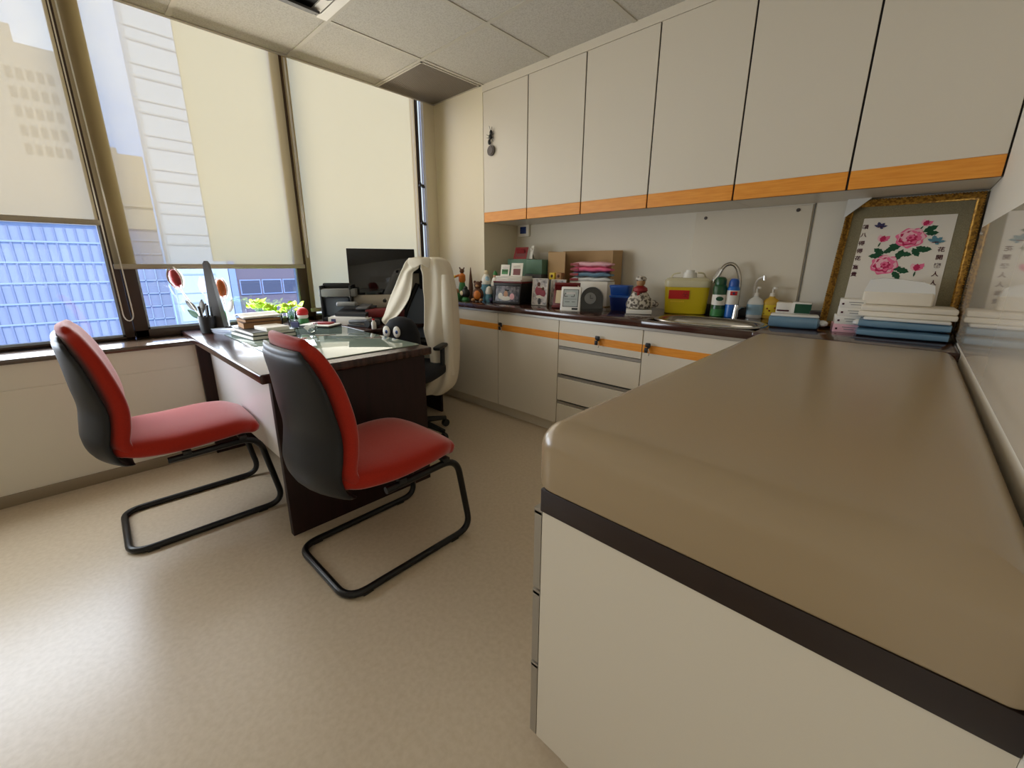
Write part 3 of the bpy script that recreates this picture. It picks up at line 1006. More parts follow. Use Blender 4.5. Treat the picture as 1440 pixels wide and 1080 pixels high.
nb('silver_alu').box(-0.08, 0.08, -0.07, 0.09, 0, 0.006, 0.002).prism([(0.05, 0.005), (0.065, 0.005), (0.05, 0.22), (0.035, 0.22)], (-0.07, 0, 0), (0, 1, 0), (0, 0, 1), (0.14, 0, 0)).build('stand', t)
# printer
t = thing('label_printer', 'grey upright printer with black frame between plants and computer', 'printer', (-3.03, 1.36, 0.729), 0.95)
nb('black').box(-0.115, -0.10, -0.05, 0.07, 0, 0.25, 0.004).box(0.085, 0.10, -0.05, 0.07, 0, 0.25, 0.004).box(-0.11, 0.10, -0.05, 0.08, 0, 0.03, 0.004).build('frame', t)
nb('grey_mid').boxc((0.005, 0.0, 0.200), (0.25, 0.10, 0.055), 0.006).build('paper_tray', t)
nb('black').boxc((-0.01, 0.05, 0.246), (0.20, 0.02, 0.04), 0.01).build('paper_guide', t)
nb('mesh_grey').boxc((-0.01, 0.02, 0.10), (0.17, 0.07, 0.14), 0.02).build('body', t)
# paper trays with things
t = thing('letter_tray', 'white letter tray of papers in front of the printer', 'tray', (-2.80, 1.36, 0.729), 0.62)
nb('white').box(-0.14, 0.14, -0.10, 0.11, 0, 0.006).box(-0.14, 0.14, -0.105, -0.098, 0, 0.05).box(-0.14, -0.133, -0.1, 0.11, 0, 0.05).box(0.133, 0.14, -0.1, 0.11, 0, 0.05).build('tray', t)
nb('paper_blue').box(-0.13, 0.13, -0.095, 0.10, 0.008, 0.04).mat('paper').box(-0.128, 0.12, -0.09, 0.10, 0.041, 0.055).build('papers', t)
nb('indigo').box(-0.118, -0.085, -0.1065, -0.105, 0.008, 0.04).build('label', t)
t = thing('telephone', 'black desk telephone with grey handset on the letter tray', 'telephone', (-2.80, 1.365, 0.786), 0.62)
nb('black').prism([(-0.09, 0), (0.09, 0), (0.09, 0.06), (-0.09, 0.02)], (-0.10, 0, 0), (0, 1, 0), (0, 0, 1), (0.22, 0, 0)).build('body', t)
nb('grey_mid').boxc((-0.05, -0.01, 0.075), (0.14, 0.05, 0.03), 0.013, 3, rz=0.1).build('handset', t)
nb('grey_dark').boxc((0.07, 0.0, 0.058), (0.08, 0.10, 0.012), 0.003, rx=0.22).build('keypad', t)
t = thing('stapler', 'black and grey stapler lying on the desk back edge', 'stapler', (-2.62, 1.30, 0.729), 0.35)
nb('black').box(-0.09, 0.09, -0.02, 0.02, 0, 0.012, 0.003).build('base', t)
nb('grey_dark').boxc((0.0, 0, 0.034), (0.17, 0.032, 0.024), 0.008, 3, ry=-0.08).build('arm', t)
tag(nb('black').box(-0.04, 0.04, -0.035, 0.035, 0, 0.055, 0.015, 3).cyl((0, -0.03, 0.03), (0, -0.055, 0.03), 0.022).build('webcam'), 'small black camera beside the white bottle at the desk edge', 'camera', None, (-2.53, 1.345, 0.729), 0.4)
t = thing('small_bottle', 'tiny white bottle between the black camera and red box', 'bottle', (-2.46, 1.315, 0.729))
nb('white').lathe([(0.013, 0), (0.015, 0.004), (0.015, 0.04), (0.008, 0.05), (0.008, 0.056)], seg=14).build('body', t)
nb('red').cyl((0, 0, 0.056), (0, 0, 0.066), 0.009).build('cap', t)
t = thing('tissue_box', 'dark red box with black base in front of the computer', 'box', (-2.66, 1.525, 0.729), 0.95)
nb('black').box(-0.13, 0.13, -0.06, 0.06, 0, 0.045, 0.003).build('base', t)
nb('maroon').box(-0.132, 0.132, -0.062, 0.062, 0.045, 0.10, 0.006).build('lid', t)
t = thing('tissue_pack', 'white shiny tissue pack between the red box and the coat', 'tissue pack', (-2.625, 1.735, 0.729), 0.9)
nb('plastic_clear').box(-0.07, 0.07, -0.05, 0.05, 0.0, 0.075, 0.018, 3).build('pack', t)
nb('white').box(-0.06, 0.06, -0.04, 0.04, 0.075, 0.088, 0.008).build('tissue', t)

# books
BX, BY = -2.70, 0.735
for i, (dx, dy, w, d, h, z, rz, mt, lab) in enumerate((
        (0.04, 0.0, 0.32, 0.23, 0.022, 0.735, 0.08, 'green_book', 'large dark green book at the bottom of the desk pile'),
        (0.05, 0.005, 0.30, 0.22, 0.020, 0.757, 0.04, 'grey_dark', 'large dark grey book, second from the bottom of the desk pile'),
        (-0.04, 0.01, 0.15, 0.2, 0.034, 0.777, -0.05, 'brown_book', 'thick brown paged book in the middle of the desk pile'),
        (-0.045, 0.01, 0.145, 0.19, 0.018, 0.811, 0.06, 'brown_book', 'thin brown book just under the white magazine'))):
    t = thing('book', lab, 'book', (BX + dx, BY + dy, z), rz, 'books piled on the desk')
    nb(mt).box(-w / 2, w / 2, -d / 2, d / 2, 0, 0.003, 0.001, 1).box(-w / 2, w / 2, -d / 2, d / 2, h - 0.003, h, 0.001, 1).box(-w / 2, w / 2, d / 2 - 0.003, d / 2, 0, h).build('cover', t)
    nb('tan' if mt == 'brown_book' else 'paper').box(-w / 2 + 0.004, w / 2 - 0.004, -d / 2 + 0.004, d / 2 - 0.003, 0.003, h - 0.003).build('pages', t)
rows = [[(-0.085 + 0.17 * i / 8, -0.10 + 0.2 * j / 6, 0.006 + 0.014 * math.exp(-((i - 3) / 1.6) ** 2) + 0.002 * j / 6) for i in range(9)] for j in range(7)]
tag(nb('paper').grid(rows).build('magazine', solid=0.008), 'curled white magazine on top of the desk pile', 'magazine', None, (BX - 0.05, BY + 0.01, 0.832), 0.05)
tag(nb('paper').box(-0.08, 0.08, -0.06, 0.06, 0, 0.02, 0.001).build('note_pad'), 'white block of note paper on the large grey book', 'note pad', None, (BX + 0.135, BY + 0.02, 0.777), 0.1)
for i in range(5):
    tag(nb('paper_blue').box(-0.10, 0.10, -0.15, 0.15, 0, 0.004).build('paper_sheaf'), ['pale sheaf of papers lowest in the loose stack left of the books', 'pale sheaf of papers second in the loose stack left of the books', 'pale sheaf of papers midway in the loose stack left of the books', 'pale sheaf of papers second from top in the loose stack left of the books', 'pale sheaf of papers on top of the loose stack left of the books'][i],
        'papers', 'loose papers on the desk', (-2.96 + 0.006 * i, 0.72 + 0.004 * (i % 3), DT + 0.0002 + 0.0062 * i), 0.35 + 0.07 * (i % 3))
# glass swan
t = thing('glass_figurine', 'clear glass swan figurine lying on the desk glass', 'figurine', (-2.53, 0.955, DT + 0.006), 0.4)
m = nb('clear_glass').ball((0, 0, 0.018), (0.032, 0.018, 0.018)).tube(smoothpath([(0.024, 0, 0.02), (0.04, 0, 0.035), (0.03, 0, 0.055), (0.044, 0, 0.058)], 5), 0.006, 8)
m.build('body', t)
nb('white_gloss').prism([(0, 0), (0.03, 0.03), (0.0, 0.036), (-0.03, 0.018)], (-0.012, -0.02, 0.016), (1, 0, 0), (0, 0, 1), (0, 0.004, 0)).prism([(0, 0), (0.03, 0.03), (0.0, 0.036), (-0.03, 0.018)], (-0.012, 0.016, 0.016), (1, 0, 0), (0, 0, 1), (0, 0.004, 0)).build('wing', t)
# pen holder and obelisk
t = thing('pen_holder', 'black pen holder full of pens beside the tapered grey stand', 'pen holder', (-3.01, 0.545, DT))
nb('black').lathe([(0.036, 0), (0.04, 0.003), (0.044, 0.10), (0.041, 0.10), (0.036, 0.006), (0.001, 0.006)], seg=20).build('cup', t)
for i, (a, r, h, mt) in enumerate(((0.2, 0.02, 0.16, 'black'), (1.6, 0.022, 0.15, 'black'), (2.8, 0.024, 0.165, 'black'), (3.9, 0.02, 0.145, 'white'), (5.2, 0.024, 0.155, 'black'))):
    x, y = r * math.cos(a), r * math.sin(a)
    nb(mt).tube([(x * 0.7, y * 0.7, 0.01), (x * 1.5, y * 1.5, h)], 0.0065, 8).ball((x * 1.52, y * 1.52, h), 0.008, 8).build('pen', t)
t = thing('obelisk_stand', 'tall tapered grey metal stand standing among the tulip ornaments', 'stand', (-3.0, 0.605, DT), 0.75)
def sq(w, d, z, tx=0):
    return [Vector((-w + tx, -d, z)), Vector((w + tx, -d, z)), Vector((w + tx, d, z)), Vector((-w + tx, d, z))]
nb('stand_grey').rings([sq(0.037, 0.022, 0.010), sq(0.015, 0.010, 0.40, -0.02), sq(0.008, 0.005, 0.416, -0.02)], smooth=False).build('shaft', t)
nb('black').box(-0.055, 0.075, -0.036, 0.036, 0, 0.011, 0.002).build('base', t)
nb('black').ball((0.052, -0.02, 0.030), (0.014, 0.014, 0.012)).ball((0.070, -0.02, 0.028), (0.014, 0.014, 0.012)).cyl((0.06, -0.02, 0.01), (0.06, -0.02, 0.03), 0.004).build('knob', t)

def tulip(loc, rz, petal, label, lean, h, zleaf):
    t = thing('tulip_ornament', label, 'ornament', loc, rz, 'glass tulip ornaments')
    top = Vector((lean, 0, h))
    path = smoothpath([(0, 0, 0), (lean * 0.35, 0, h * 0.4), (lean * 0.8, 0, h * 0.8), tuple(top)], 5)
    nb('white_gloss').tube(path, 0.004, 8).build('stem', t)
    M = Matrix.Translation(top) @ Matrix.Rotation(lean * 2.2, 4, 'Y')
    bl = nb(petal).lathe([(0.002, 0.0), (0.022, 0.012), (0.032, 0.04), (0.031, 0.07), (0.022, 0.096), (0.008, 0.108), (0.001, 0.11)], seg=18, sy=0.85, M=M).build('bloom', t)
    w = nb('white_gloss')
    for a0 in (0, PI):
        rows = []
        for k in range(9):
            q = k / 8
            rad = 0.037 * math.sin(PI * (0.12 + 0.76 * q)) + 0.004
            rows.append([M @ Vector((rad * math.cos(a0 + s) , 0.85 * rad * math.sin(a0 + s), -0.006 + 0.122 * q)) for s in (-0.32, 0, 0.32)])
        w.grid(rows)
    w.build('outer_petal', t, solid=0.003)
    for s, (px, pz, ang, lm) in enumerate(zleaf):
        rows = []
        for k in range(9):
            q = k / 8
            wd = 0.017 * math.sin(PI * min(1, 0.08 + 0.92 * q)) + 0.0008
            c = Vector((px, 0, pz)) + Vector((math.sin(ang), 0, math.cos(ang))) * 0.085 * q
            n = Vector((math.cos(ang), 0, -math.sin(ang)))
            rows.append([c - n * wd, c + Vector((0, 0.004, 0)), c + n * wd])
        nb(lm).grid(rows).build('leaf', t, solid=0.003)
    return t
tulip((-3.03, 0.540, DT + 0.03), 0.76, 'red_petal', 'red glass tulip leaning left out of the black pen holder', -0.115, 0.235, ((-0.04, 0.10, -0.75, 'grey_mid'), (-0.012, 0.085, 0.15, 'grey_mid'), (-0.03, 0.055, -0.9, 'green_box')))
tulip((-3.06, 0.665, DT), 0.76, 'amber_petal', 'amber glass tulip leaning right behind the tapered stand', -0.012, 0.20, ((-0.012, 0.06, -0.35, 'green'), (0.012, 0.11, 0.35, 'white_gloss')))
nbz = nb('white_gloss').lathe([(0.03, 0), (0.032, 0.004), (0.006, 0.012)], seg=16)
tag(nbz.build('ornament_foot'), 'small round white foot under the amber tulip', 'ornament foot', None, (-3.06, 0.665, DT))

# plants in tumblers
def plant(loc, label, n, spread, hh, gl):
    t = thing('potted_plant', label, 'plant', loc, 0, 'leafy sprigs in glasses on the desk')
    nb('clear_glass').lathe([(0.026, 0.0), (0.028, 0.003), (0.033, gl), (0.031, gl), (0.026, 0.006), (0.001, 0.006)], seg=18).build('tumbler', t)
    for i in range(n):
        a = 2 * PI * i / n + random.uniform(-0.3, 0.3)
        r = spread * random.uniform(0.35, 1.0)
        h = hh * random.uniform(0.7, 1.05)
        tip = Vector((r * math.cos(a), r * math.sin(a), h))
        st = smoothpath([(0.006 * math.cos(a), 0.006 * math.sin(a), 0.01), (tip.x * 0.35, tip.y * 0.35, h * 0.65), tuple(tip)], 4)
        nb('green').tube(st, 0.002, 5).build('stem', t)
        d = Vector((math.cos(a), math.sin(a), 0.35)).normalized()
        s = d.cross(Vector((0, 0, 1))).normalized()
        rows = []
        for k in range(7):
            q = k / 6
            wd = 0.030 * math.sin(PI * (0.06 + 0.92 * q)) ** 0.8 + 0.001
            c = tip + d * (0.062 * q - 0.012) + Vector((0, 0, 0.012 * math.sin(q * 6 + i)))
            rows.append([c - s * wd + Vector((0, 0, 0.008)), c - s * wd * 0.5, c, c + s * wd * 0.5, c + s * wd + Vector((0, 0, 0.008))])
        nb('green_leaf').grid(rows).build('leaf', t, solid=0.0015)
    return t
plant((-3.09, 0.86, DT), 'leafiest bright green plant, left of the other two by the window', 11, 0.06, 0.15, 0.08)
plant((-3.09, 0.955, DT), 'small low green sprig between the two taller desk plants', 6, 0.05, 0.10, 0.07)
plant((-3.09, 1.045, DT), 'green sprig in a clear tumbler beside the red-capped figurine', 8, 0.055, 0.125, 0.085)
t = thing('gnome_figurine', 'round figurine with red cap and green body by the plants', 'figurine', (-2.93, 1.06, DT))
nb('green').lathe([(0.03, 0), (0.036, 0.02), (0.03, 0.045), (0.02, 0.055)], seg=18).build('body', t)
nb('white').ball((0, 0, 0.062), (0.034, 0.034, 0.022)).build('face', t)
nb('red').ball((0, 0, 0.088), (0.036, 0.036, 0.034)).build('cap', t)
t = thing('desk_calendar_tray', 'flat black-edged tray with red cards behind the desk glass', 'tray', (-2.78, 1.10, DT + 0.006), 0.55)
nb('black').box(-0.10, 0.12, -0.07, 0.07, 0.0, 0.010, 0.002).build('tray', t)
nb('paper').box(-0.095, 0.115, -0.065, 0.065, 0.010, 0.016).build('papers', t)
nb('red_dark').boxc((0.03, 0.01, 0.021), (0.11, 0.07, 0.010), 0.002, rz=0.15).build('card', t)
t = thing('name_card_holder', 'small clear holder of cards between books and figurine', 'card holder', (-2.80, 0.955, DT + 0.006), 0.6)
nb('clear_glass').box(-0.03, 0.03, -0.02, 0.02, 0, 0.006).box(-0.03, 0.03, 0.014, 0.018, 0.006, 0.05).build('holder', t)
nb('indigo').box(-0.026, 0.026, 0.002, 0.012, 0.007, 0.04).build('cards', t)

# ================================================================== THINGS ON THE WORKTOP
def FG(name, label, loc, rz=0, group='figurines on the worktop'):
    return thing(name, label, 'figurine', (loc[0], loc[1], CT), rz, group)
# scarecrow doll (orange, with yellow arms)
t = FG('scarecrow_figurine', 'tall doll with orange top and yellow arms, leftmost on the worktop', (-2.75, 2.30), 0.6)
nb('green').lathe([(0.035, 0), (0.04, 0.02), (0.03, 0.10), (0.022, 0.14)], seg=14).build('skirt', t)
nb('orange').lathe([(0.022, 0.14), (0.03, 0.155), (0.028, 0.20), (0.012, 0.215)], seg=14).tube([(-0.02, 0, 0.2), (-0.06, -0.01, 0.185)], 0.009, 8).build('body', t)
nb('yellow').tube([(-0.055, -0.01, 0.187), (-0.085, -0.012, 0.18)], 0.011, 8).build('arm', t)
nb('brown').ball((0, 0, 0.232), 0.02, 12).tube([(-0.012, 0, 0.245), (-0.02, 0, 0.262)], 0.006, 6).tube([(0.012, 0, 0.245), (0.02, 0, 0.26)], 0.006, 6).build('head', t)
t = FG('spire_figurine', 'slender brown spire ornament standing behind the bear figurine', (-2.675, 2.33))
nb('brown').lathe([(0.03, 0), (0.032, 0.02), (0.02, 0.06), (0.018, 0.12), (0.012, 0.18), (0.003, 0.262)], seg=12).build('body', t)
t = FG('round_figurine', 'dark round figurine with green foot in front of the orange doll', (-2.62, 2.225))
nb('green').lathe([(0.03, 0), (0.034, 0.01), (0.02, 0.03)], seg=14).build('foot', t)
nb('black').ball((0.0, 0, 0.06), (0.04, 0.036, 0.038), 14).ball((0, 0, 0.1), 0.018, 10).build('body', t)
nb('cream').ball((-0.012, -0.034, 0.062), (0.018, 0.008, 0.02), 10).build('face', t)
t = FG('frog_figurine', 'green pot-shaped figurine at the left end of the worktop', (-2.70, 2.20))
nb('green').lathe([(0.028, 0), (0.036, 0.02), (0.034, 0.045), (0.024, 0.06)], seg=14).build('body', t)
nb('tan').ball((0, 0, 0.075), (0.022, 0.02, 0.02), 12).build('head', t)
t = FG('bear_figurine', 'brown bear figurine with tan belly left of the black photo frame', (-2.51, 2.26), 0.6)
nb('brown').ball((0, 0, 0.055), (0.046, 0.04, 0.055)).ball((0, 0, 0.128), (0.032, 0.03, 0.03)).ball((-0.025, 0, 0.152), 0.011, 8).ball((0.025, 0, 0.152), 0.011, 8).build('body', t)
nb('orange').ball((0, -0.028, 0.052), (0.03, 0.018, 0.036)).build('belly', t)
nb('tan').ball((0, -0.026, 0.122), (0.016, 0.012, 0.012), 10).build('muzzle', t)
for s in (-1, 1):
    nb('tan').ball((s * 0.032, -0.034, 0.014), (0.016, 0.024, 0.014), 10).build('foot', t)
t = FG('angel_figurine', 'white and blue doll figurine sitting high behind the bear', (-2.545, 2.385), 0.6)
nb('teal').lathe([(0.045, 0), (0.05, 0.02), (0.046, 0.09), (0.04, 0.13)], seg=16).build('base', t)
nb('white').lathe([(0.042, 0.13), (0.046, 0.145), (0.03, 0.19), (0.016, 0.21)], seg=16).build('dress', t)
nb('blue_pale').ball((0.012, -0.026, 0.17), (0.02, 0.014, 0.026), 10).build('sash', t)
nb('cream').ball((0, 0, 0.222), 0.02, 12).build('head', t)
t = FG('elf_figurine', 'white doll with green hat next to the stacked papers', (-2.455, 2.40), 0.6)
nb('grey_mid').lathe([(0.04, 0), (0.042, 0.02), (0.036, 0.12)], seg=14).build('base', t)
nb('white').lathe([(0.034, 0.12), (0.036, 0.13), (0.024, 0.175), (0.012, 0.19)], seg=14).build('body', t)
nb('skin').ball((0, 0, 0.2), 0.018, 12).build('head', t)
nb('green').lathe([(0.02, 0.205), (0.016, 0.222), (0.002, 0.24)], seg=12).build('hat', t)
t = FG('lantern_figurine', 'teal and white small figurine squeezed between bear and photo frame', (-2.435, 2.31), 0.5)
nb('teal').lathe([(0.03, 0), (0.033, 0.02), (0.026, 0.06)], seg=12).build('base', t)
nb('white').lathe([(0.026, 0.06), (0.03, 0.075), (0.02, 0.11), (0.004, 0.12)], seg=12).build('top', t)
nb('indigo').ball((0.03, -0.035, 0.018), (0.02, 0.016, 0.018), 10).build('foot', t)

def photo_frame(name, label, loc, rz, w, h, bw, fm, pm, lean=0.12, group=None, cat='photo frame', people=None):
    t = thing(name, label, cat, (loc[0], loc[1], loc[2]), rz, group)
    M = Matrix.Translation((0, 0, 0.001)) @ Matrix.Rotation(-lean, 4, 'X')
    f = nb(fm)
    f.box(-w / 2, w / 2, 0, 0.014, 0, bw, 0.002, M=M).box(-w / 2, w / 2, 0, 0.014, h - bw, h, 0.002, M=M).box(-w / 2, -w / 2 + bw, 0, 0.014, bw, h - bw, 0.002, M=M).box(w / 2 - bw, w / 2, 0, 0.014, bw, h - bw, 0.002, M=M)
    f.box(-w / 2 + bw * 0.5, w / 2 - bw * 0.5, 0.010, 0.014, bw * 0.5, h - bw * 0.5, M=M)
    f.prism([(0.014, h * 0.7), (0.018, h * 0.7), (0.05, 0.004), (0.044, 0.004)], (-0.02, 0, 0), (0, 1, 0), (0, 0, 1), (0.04, 0, 0))
    f.build('frame', t)
    p = nb(pm).box(-w / 2 + bw * 0.8, w / 2 - bw * 0.8, 0.005, 0.011, bw * 0.8, h - bw * 0.8, M=M).build('picture', t)
    if people:
        for (x, z, r, mt) in people:
            nb(mt).ball((0, 0, 0), (r[0], 0.0012, r[1]), 14, M=M @ Matrix.Translation((x, 0.004, z))).build('figure', p)
    return t
photo_frame('framed_photo', 'black landscape photo frame with greyish group photo', (-2.215, 2.275, CT), 0.12, 0.255, 0.148, 0.017, 'black', 'photo_grey', people=((-0.01, 0.07, (0.02, 0.026), 'skin'), (0.05, 0.055, (0.022, 0.024), 'pink_pale'), (-0.06, 0.055, (0.022, 0.024), 'white'), (-0.01, 0.04, (0.05, 0.018), 'white')))
t = thing('storage_box', 'dark box behind the black photo frame carrying the papers', 'box', (-2.27, 2.42, CT), 0.06)
nb('black').box(-0.145, 0.14, -0.075, 0.08, 0, 0.15, 0.003).build('body', t)
nb('maroon').box(-0.147, 0.142, -0.077, 0.082, 0.15, 0.162, 0.003).build('lid', t)
for i in range(3):
    tag(nb('paper').box(-0.125, 0.125, -0.07, 0.075, 0, 0.013, 0.002).build('booklet'), ['white booklet lowest on the dark storage box', 'white booklet in the middle on the dark storage box', 'white booklet uppermost on the dark storage box'][i], 'booklet', 'booklets on the storage box', (-2.27 + 0.008 * (i % 2), 2.42, CT + 0.1622 + 0.0132 * i), 0.06 + 0.04 * i)
zb = CT + 0.162 + 0.0396
# cards and boxes on the booklets / behind
def card(name, label, cat, loc, rz, w, h, mt, deco=None, lean=0.15, th=0.003, group=None):
    t = thing(name, label, cat, loc, rz, group)
    M = Matrix.Rotation(-lean, 4, 'X')
    a = nb(mt).box(-w / 2, w / 2, 0, th, 0, h, M=M)
    a.prism([(th, h * 0.8), (th + 0.002, h * 0.8), (0.05 * h / 0.15, 0.0), (0.046 * h / 0.15, 0.0)], (-w * 0.3, 0, 0), (0, 1, 0), (0, 0, 1), (w * 0.6, 0, 0))
    p = a.build('card', t)
    for d in deco or ():
        mt2, x0, x1, z0, z1 = d
        nb(mt2).box(x0, x1, -0.001, 0.001, z0, z1, M=M).build('print', p)
    return t
card('greeting_card', 'small card with green picture standing on the booklets', 'card', (-2.345, 2.395, zb), 0.1, 0.085, 0.085, 'paper', (('green', -0.03, 0.03, 0.012, 0.05), ('grey_mid', -0.02, 0.025, 0.03, 0.045)))
card('greeting_card', 'white card with brown square standing on the booklets', 'card', (-2.225, 2.40, zb), 0.1, 0.11, 0.098, 'white', (('maroon', -0.032, 0.036, 0.008, 0.055),))
t = thing('gift_box', 'grey-green gift box to the right of the booklet pile', 'box', (-2.155, 2.575, CT), 0.0)
nb('grey_dark').box(-0.085, 0.085, -0.06, 0.06, 0, 0.215, 0.003).build('lower_box', t)
nb('green_box').box(-0.08, 0.08, -0.05, 0.05, 0.215, 0.325, 0.004).build('body', t)
t = thing('greeting_box', 'pale tall carton behind the booklet pile under the red card', 'box', (-2.37, 2.62, CT), 0.0)
nb('green_box').box(-0.11, 0.12, -0.05, 0.06, 0, 0.33, 0.003).build('body', t)
card('red_card', 'dark red card leaning on top of the pale carton', 'card', (-2.375, 2.60, CT + 0.33), 0.1, 0.13, 0.10, 'red_dark', (('maroon', -0.05, 0.05, 0.02, 0.06),), lean=0.35)
card('white_card', 'white pointed card beside the dark red card on the carton', 'card', (-2.275, 2.62, CT + 0.33), -0.5, 0.06, 0.105, 'white', None, 0.2)
tag(nb('paper').box(-0.12, 0.12, -0.003, 0, 0.0, 0.30, 0.0005, 1).build('notice_sheet'), 'white paper sheet propped on the wall left of the cardboard box', 'paper', None, (-2.20, YB - 0.002, CT + 0.085), 0)
def person_shapes(x, s):
    return ((x - 0.012 * s, 0.150 * s, (0.013 * s, 0.016 * s), 'brown'), (x - 0.012 * s, 0.105 * s, (0.028 * s, 0.036 * s), 'photo_red'), (x + 0.022 * s, 0.118 * s, (0.012 * s, 0.014 * s), 'brown'),
            (x + 0.022 * s, 0.085 * s, (0.024 * s, 0.03 * s), 'photo_red'), (x + 0.004 * s, 0.06 * s, (0.034 * s, 0.014 * s), 'white'), (x + 0.0 * s, 0.03 * s, (0.012 * s, 0.03 * s), 'grey_dark'))
photo_frame('photo_print', 'white portrait photo of two seated people in red', (-1.965, 2.365, CT), 0.22, 0.125, 0.192, 0.006, 'white', 'photo_scene', 0.1, people=person_shapes(0, 1.0))
photo_frame('photo_print', 'portrait photo half hidden behind the maroon certificate folder', (-1.875, 2.46, CT), 0.1, 0.125, 0.185, 0.006, 'white', 'photo_scene', 0.1, people=person_shapes(0, 0.9))
for i in range(2):
    t = thing('mini_ornament', ['yellow block ornament nearest the white photo, before the cardboard box', 'brown and yellow block ornament right before the cardboard box corner'][i], 'ornament', (-1.985 + 0.062 * i, 2.555, CT), 0, 'yellow block ornaments')
    nb('grey_dark').box(-0.025, 0.025, -0.02, 0.02, 0, 0.18, 0.002).build('base', t)
    nb(['yellow', 'tan'][i]).box(-0.025, 0.025, -0.02, 0.02, 0.18, 0.23, 0.004).build('body', t)
    nb('brown').ball((0, -0.02, 0.206), (0.012, 0.004, 0.012), 10).build('dot', t)
# cardboard box, open side with packs
t = thing('cardboard_box', 'brown open cardboard box against the wall holding pink packs', 'box', (-1.80, 2.70, CT), 0)
nb('cardboard').box(-0.26, 0.26, 0.07, 0.075, 0, 0.39).box(-0.26, -0.255, -0.12, 0.07, 0, 0.385).box(0.255, 0.26, -0.06, 0.07, 0, 0.385).box(-0.255, 0.255, -0.12, 0.07, 0, 0.005).box(-0.255, -0.10, -0.12, -0.115, 0.0, 0.38).build('box', t)
for i in range(4):
    z = CT + 0.17 + [0.0, 0.035, 0.07, 0.105][i]
    mt = ['plastic_clear', 'blue_pack', 'pink', 'pink_pale'][i]
    mbx = nb(mt)
    mbx.rings([superring(Vector((-0.165 + 0.33 * a / 8, 0, 0.017 + 0.003 * math.sin(a * 2 + i))), Vector((0, 1, 0)), Vector((0, 0, 1)), 0.052 * (0.6 if a in (0, 8) else 1), 0.017 * (0.35 if a in (0, 8) else 1), 2.5, 14) for a in range(9)])
    mbx.mat('red_dark').box(-0.15, -0.08, -0.056, -0.045, 0.008, 0.024)
    tag(mbx.build('snack_pack'), ['clear plastic pack lowest in the cardboard box pile', 'blue-grey plastic pack second in the cardboard box pile', 'bright pink plastic pack third in the cardboard box pile', 'pale pink plastic pack topmost in the cardboard box pile'][i], 'pack', 'plastic packs in the cardboard box', (-1.695, 2.63, z), 0.02)
tag(nb('white').box(-0.16, 0.16, -0.05, 0.05, 0, 0.17, 0.004).build('carton'), 'white carton under the plastic packs in the cardboard box', 'carton', None, (-1.695, 2.636, CT + 0.0052), 0)
# maroon folder with cream certificate
t = thing('certificate_folder', 'maroon certificate folder with orange-cream sheet on the worktop', 'certificate', (-1.70, 2.325, CT), 0.35)
M = Matrix.Rotation(-0.28, 4, 'X')
nb('maroon').box(-0.09, 0.09, 0, 0.008, 0, 0.178, 0.002, M=M).box(-0.09, 0.09, 0.008, 0.014, 0.0, 0.012, M=M).box(-0.09, 0.09, -0.02, 0.0, 0.0, 0.014, M=M).prism([(0.008, 0.16), (0.014, 0.16), (0.11, 0.0), (0.10, 0.0)], (-0.08, 0, 0), (0, 1, 0), (0, 0, 1), (0.16, 0, 0)).build('folder', t)
nb('cream').box(-0.072, 0.08, -0.0025, 0.0, 0.034, 0.158, M=M).build('certificate', t)
nb('orange').lathe([(0.0, -0.0012), (0.010, -0.0012), (0.010, 0.0012), (0, 0.0012)], M=M @ Matrix.Translation((0, -0.0035, 0.132)) @ Matrix.Rotation(PI / 2, 4, 'X'), seg=14).build('seal', t)
# white digital clock
t = thing('digital_clock', 'white framed digital weather clock leaning before the maroon folder', 'clock', (-1.573, 2.205, CT), 0.42)
M = Matrix.Rotation(-0.22, 4, 'X')
nb('white_gloss').box(-0.065, 0.065, 0, 0.016, 0, 0.158, 0.006, 3, M=M).prism([(0.016, 0.12), (0.020, 0.12), (0.07, 0.001), (0.064, 0.001)], (-0.03, 0, 0), (0, 1, 0), (0, 0, 1), (0.06, 0, 0)).build('case', t)
sc_ = nb('grey_dark').box(-0.050, 0.050, -0.001, 0.002, 0.028, 0.140, M=M).mat('screen_grey').box(-0.046, 0.046, -0.002, 0.002, 0.032, 0.136, M=M).build('screen', t)
dg = nb('grey_dark')
for (x, z, w, h) in ((-0.03, 0.112, 0.022, 0.004), (0.012, 0.112, 0.022, 0.004), (-0.03, 0.094, 0.022, 0.004), (0.012, 0.094, 0.022, 0.004), (-0.041, 0.103, 0.004, 0.016), (0.023, 0.103, 0.004, 0.016), (-0.02, 0.06, 0.03, 0.003), (0.02, 0.06, 0.02, 0.003), (0.0, 0.078, 0.08, 0.0016)):
    dg.box(x - w / 2, x + w / 2, -0.0028, -0.0015, z - h / 2, z + h / 2, M=M)
dg.build('digits', sc_)
nb('black').box(0.012, 0.05, -0.002, 0.002, 0.010, 0.022, M=M).build('button', t)
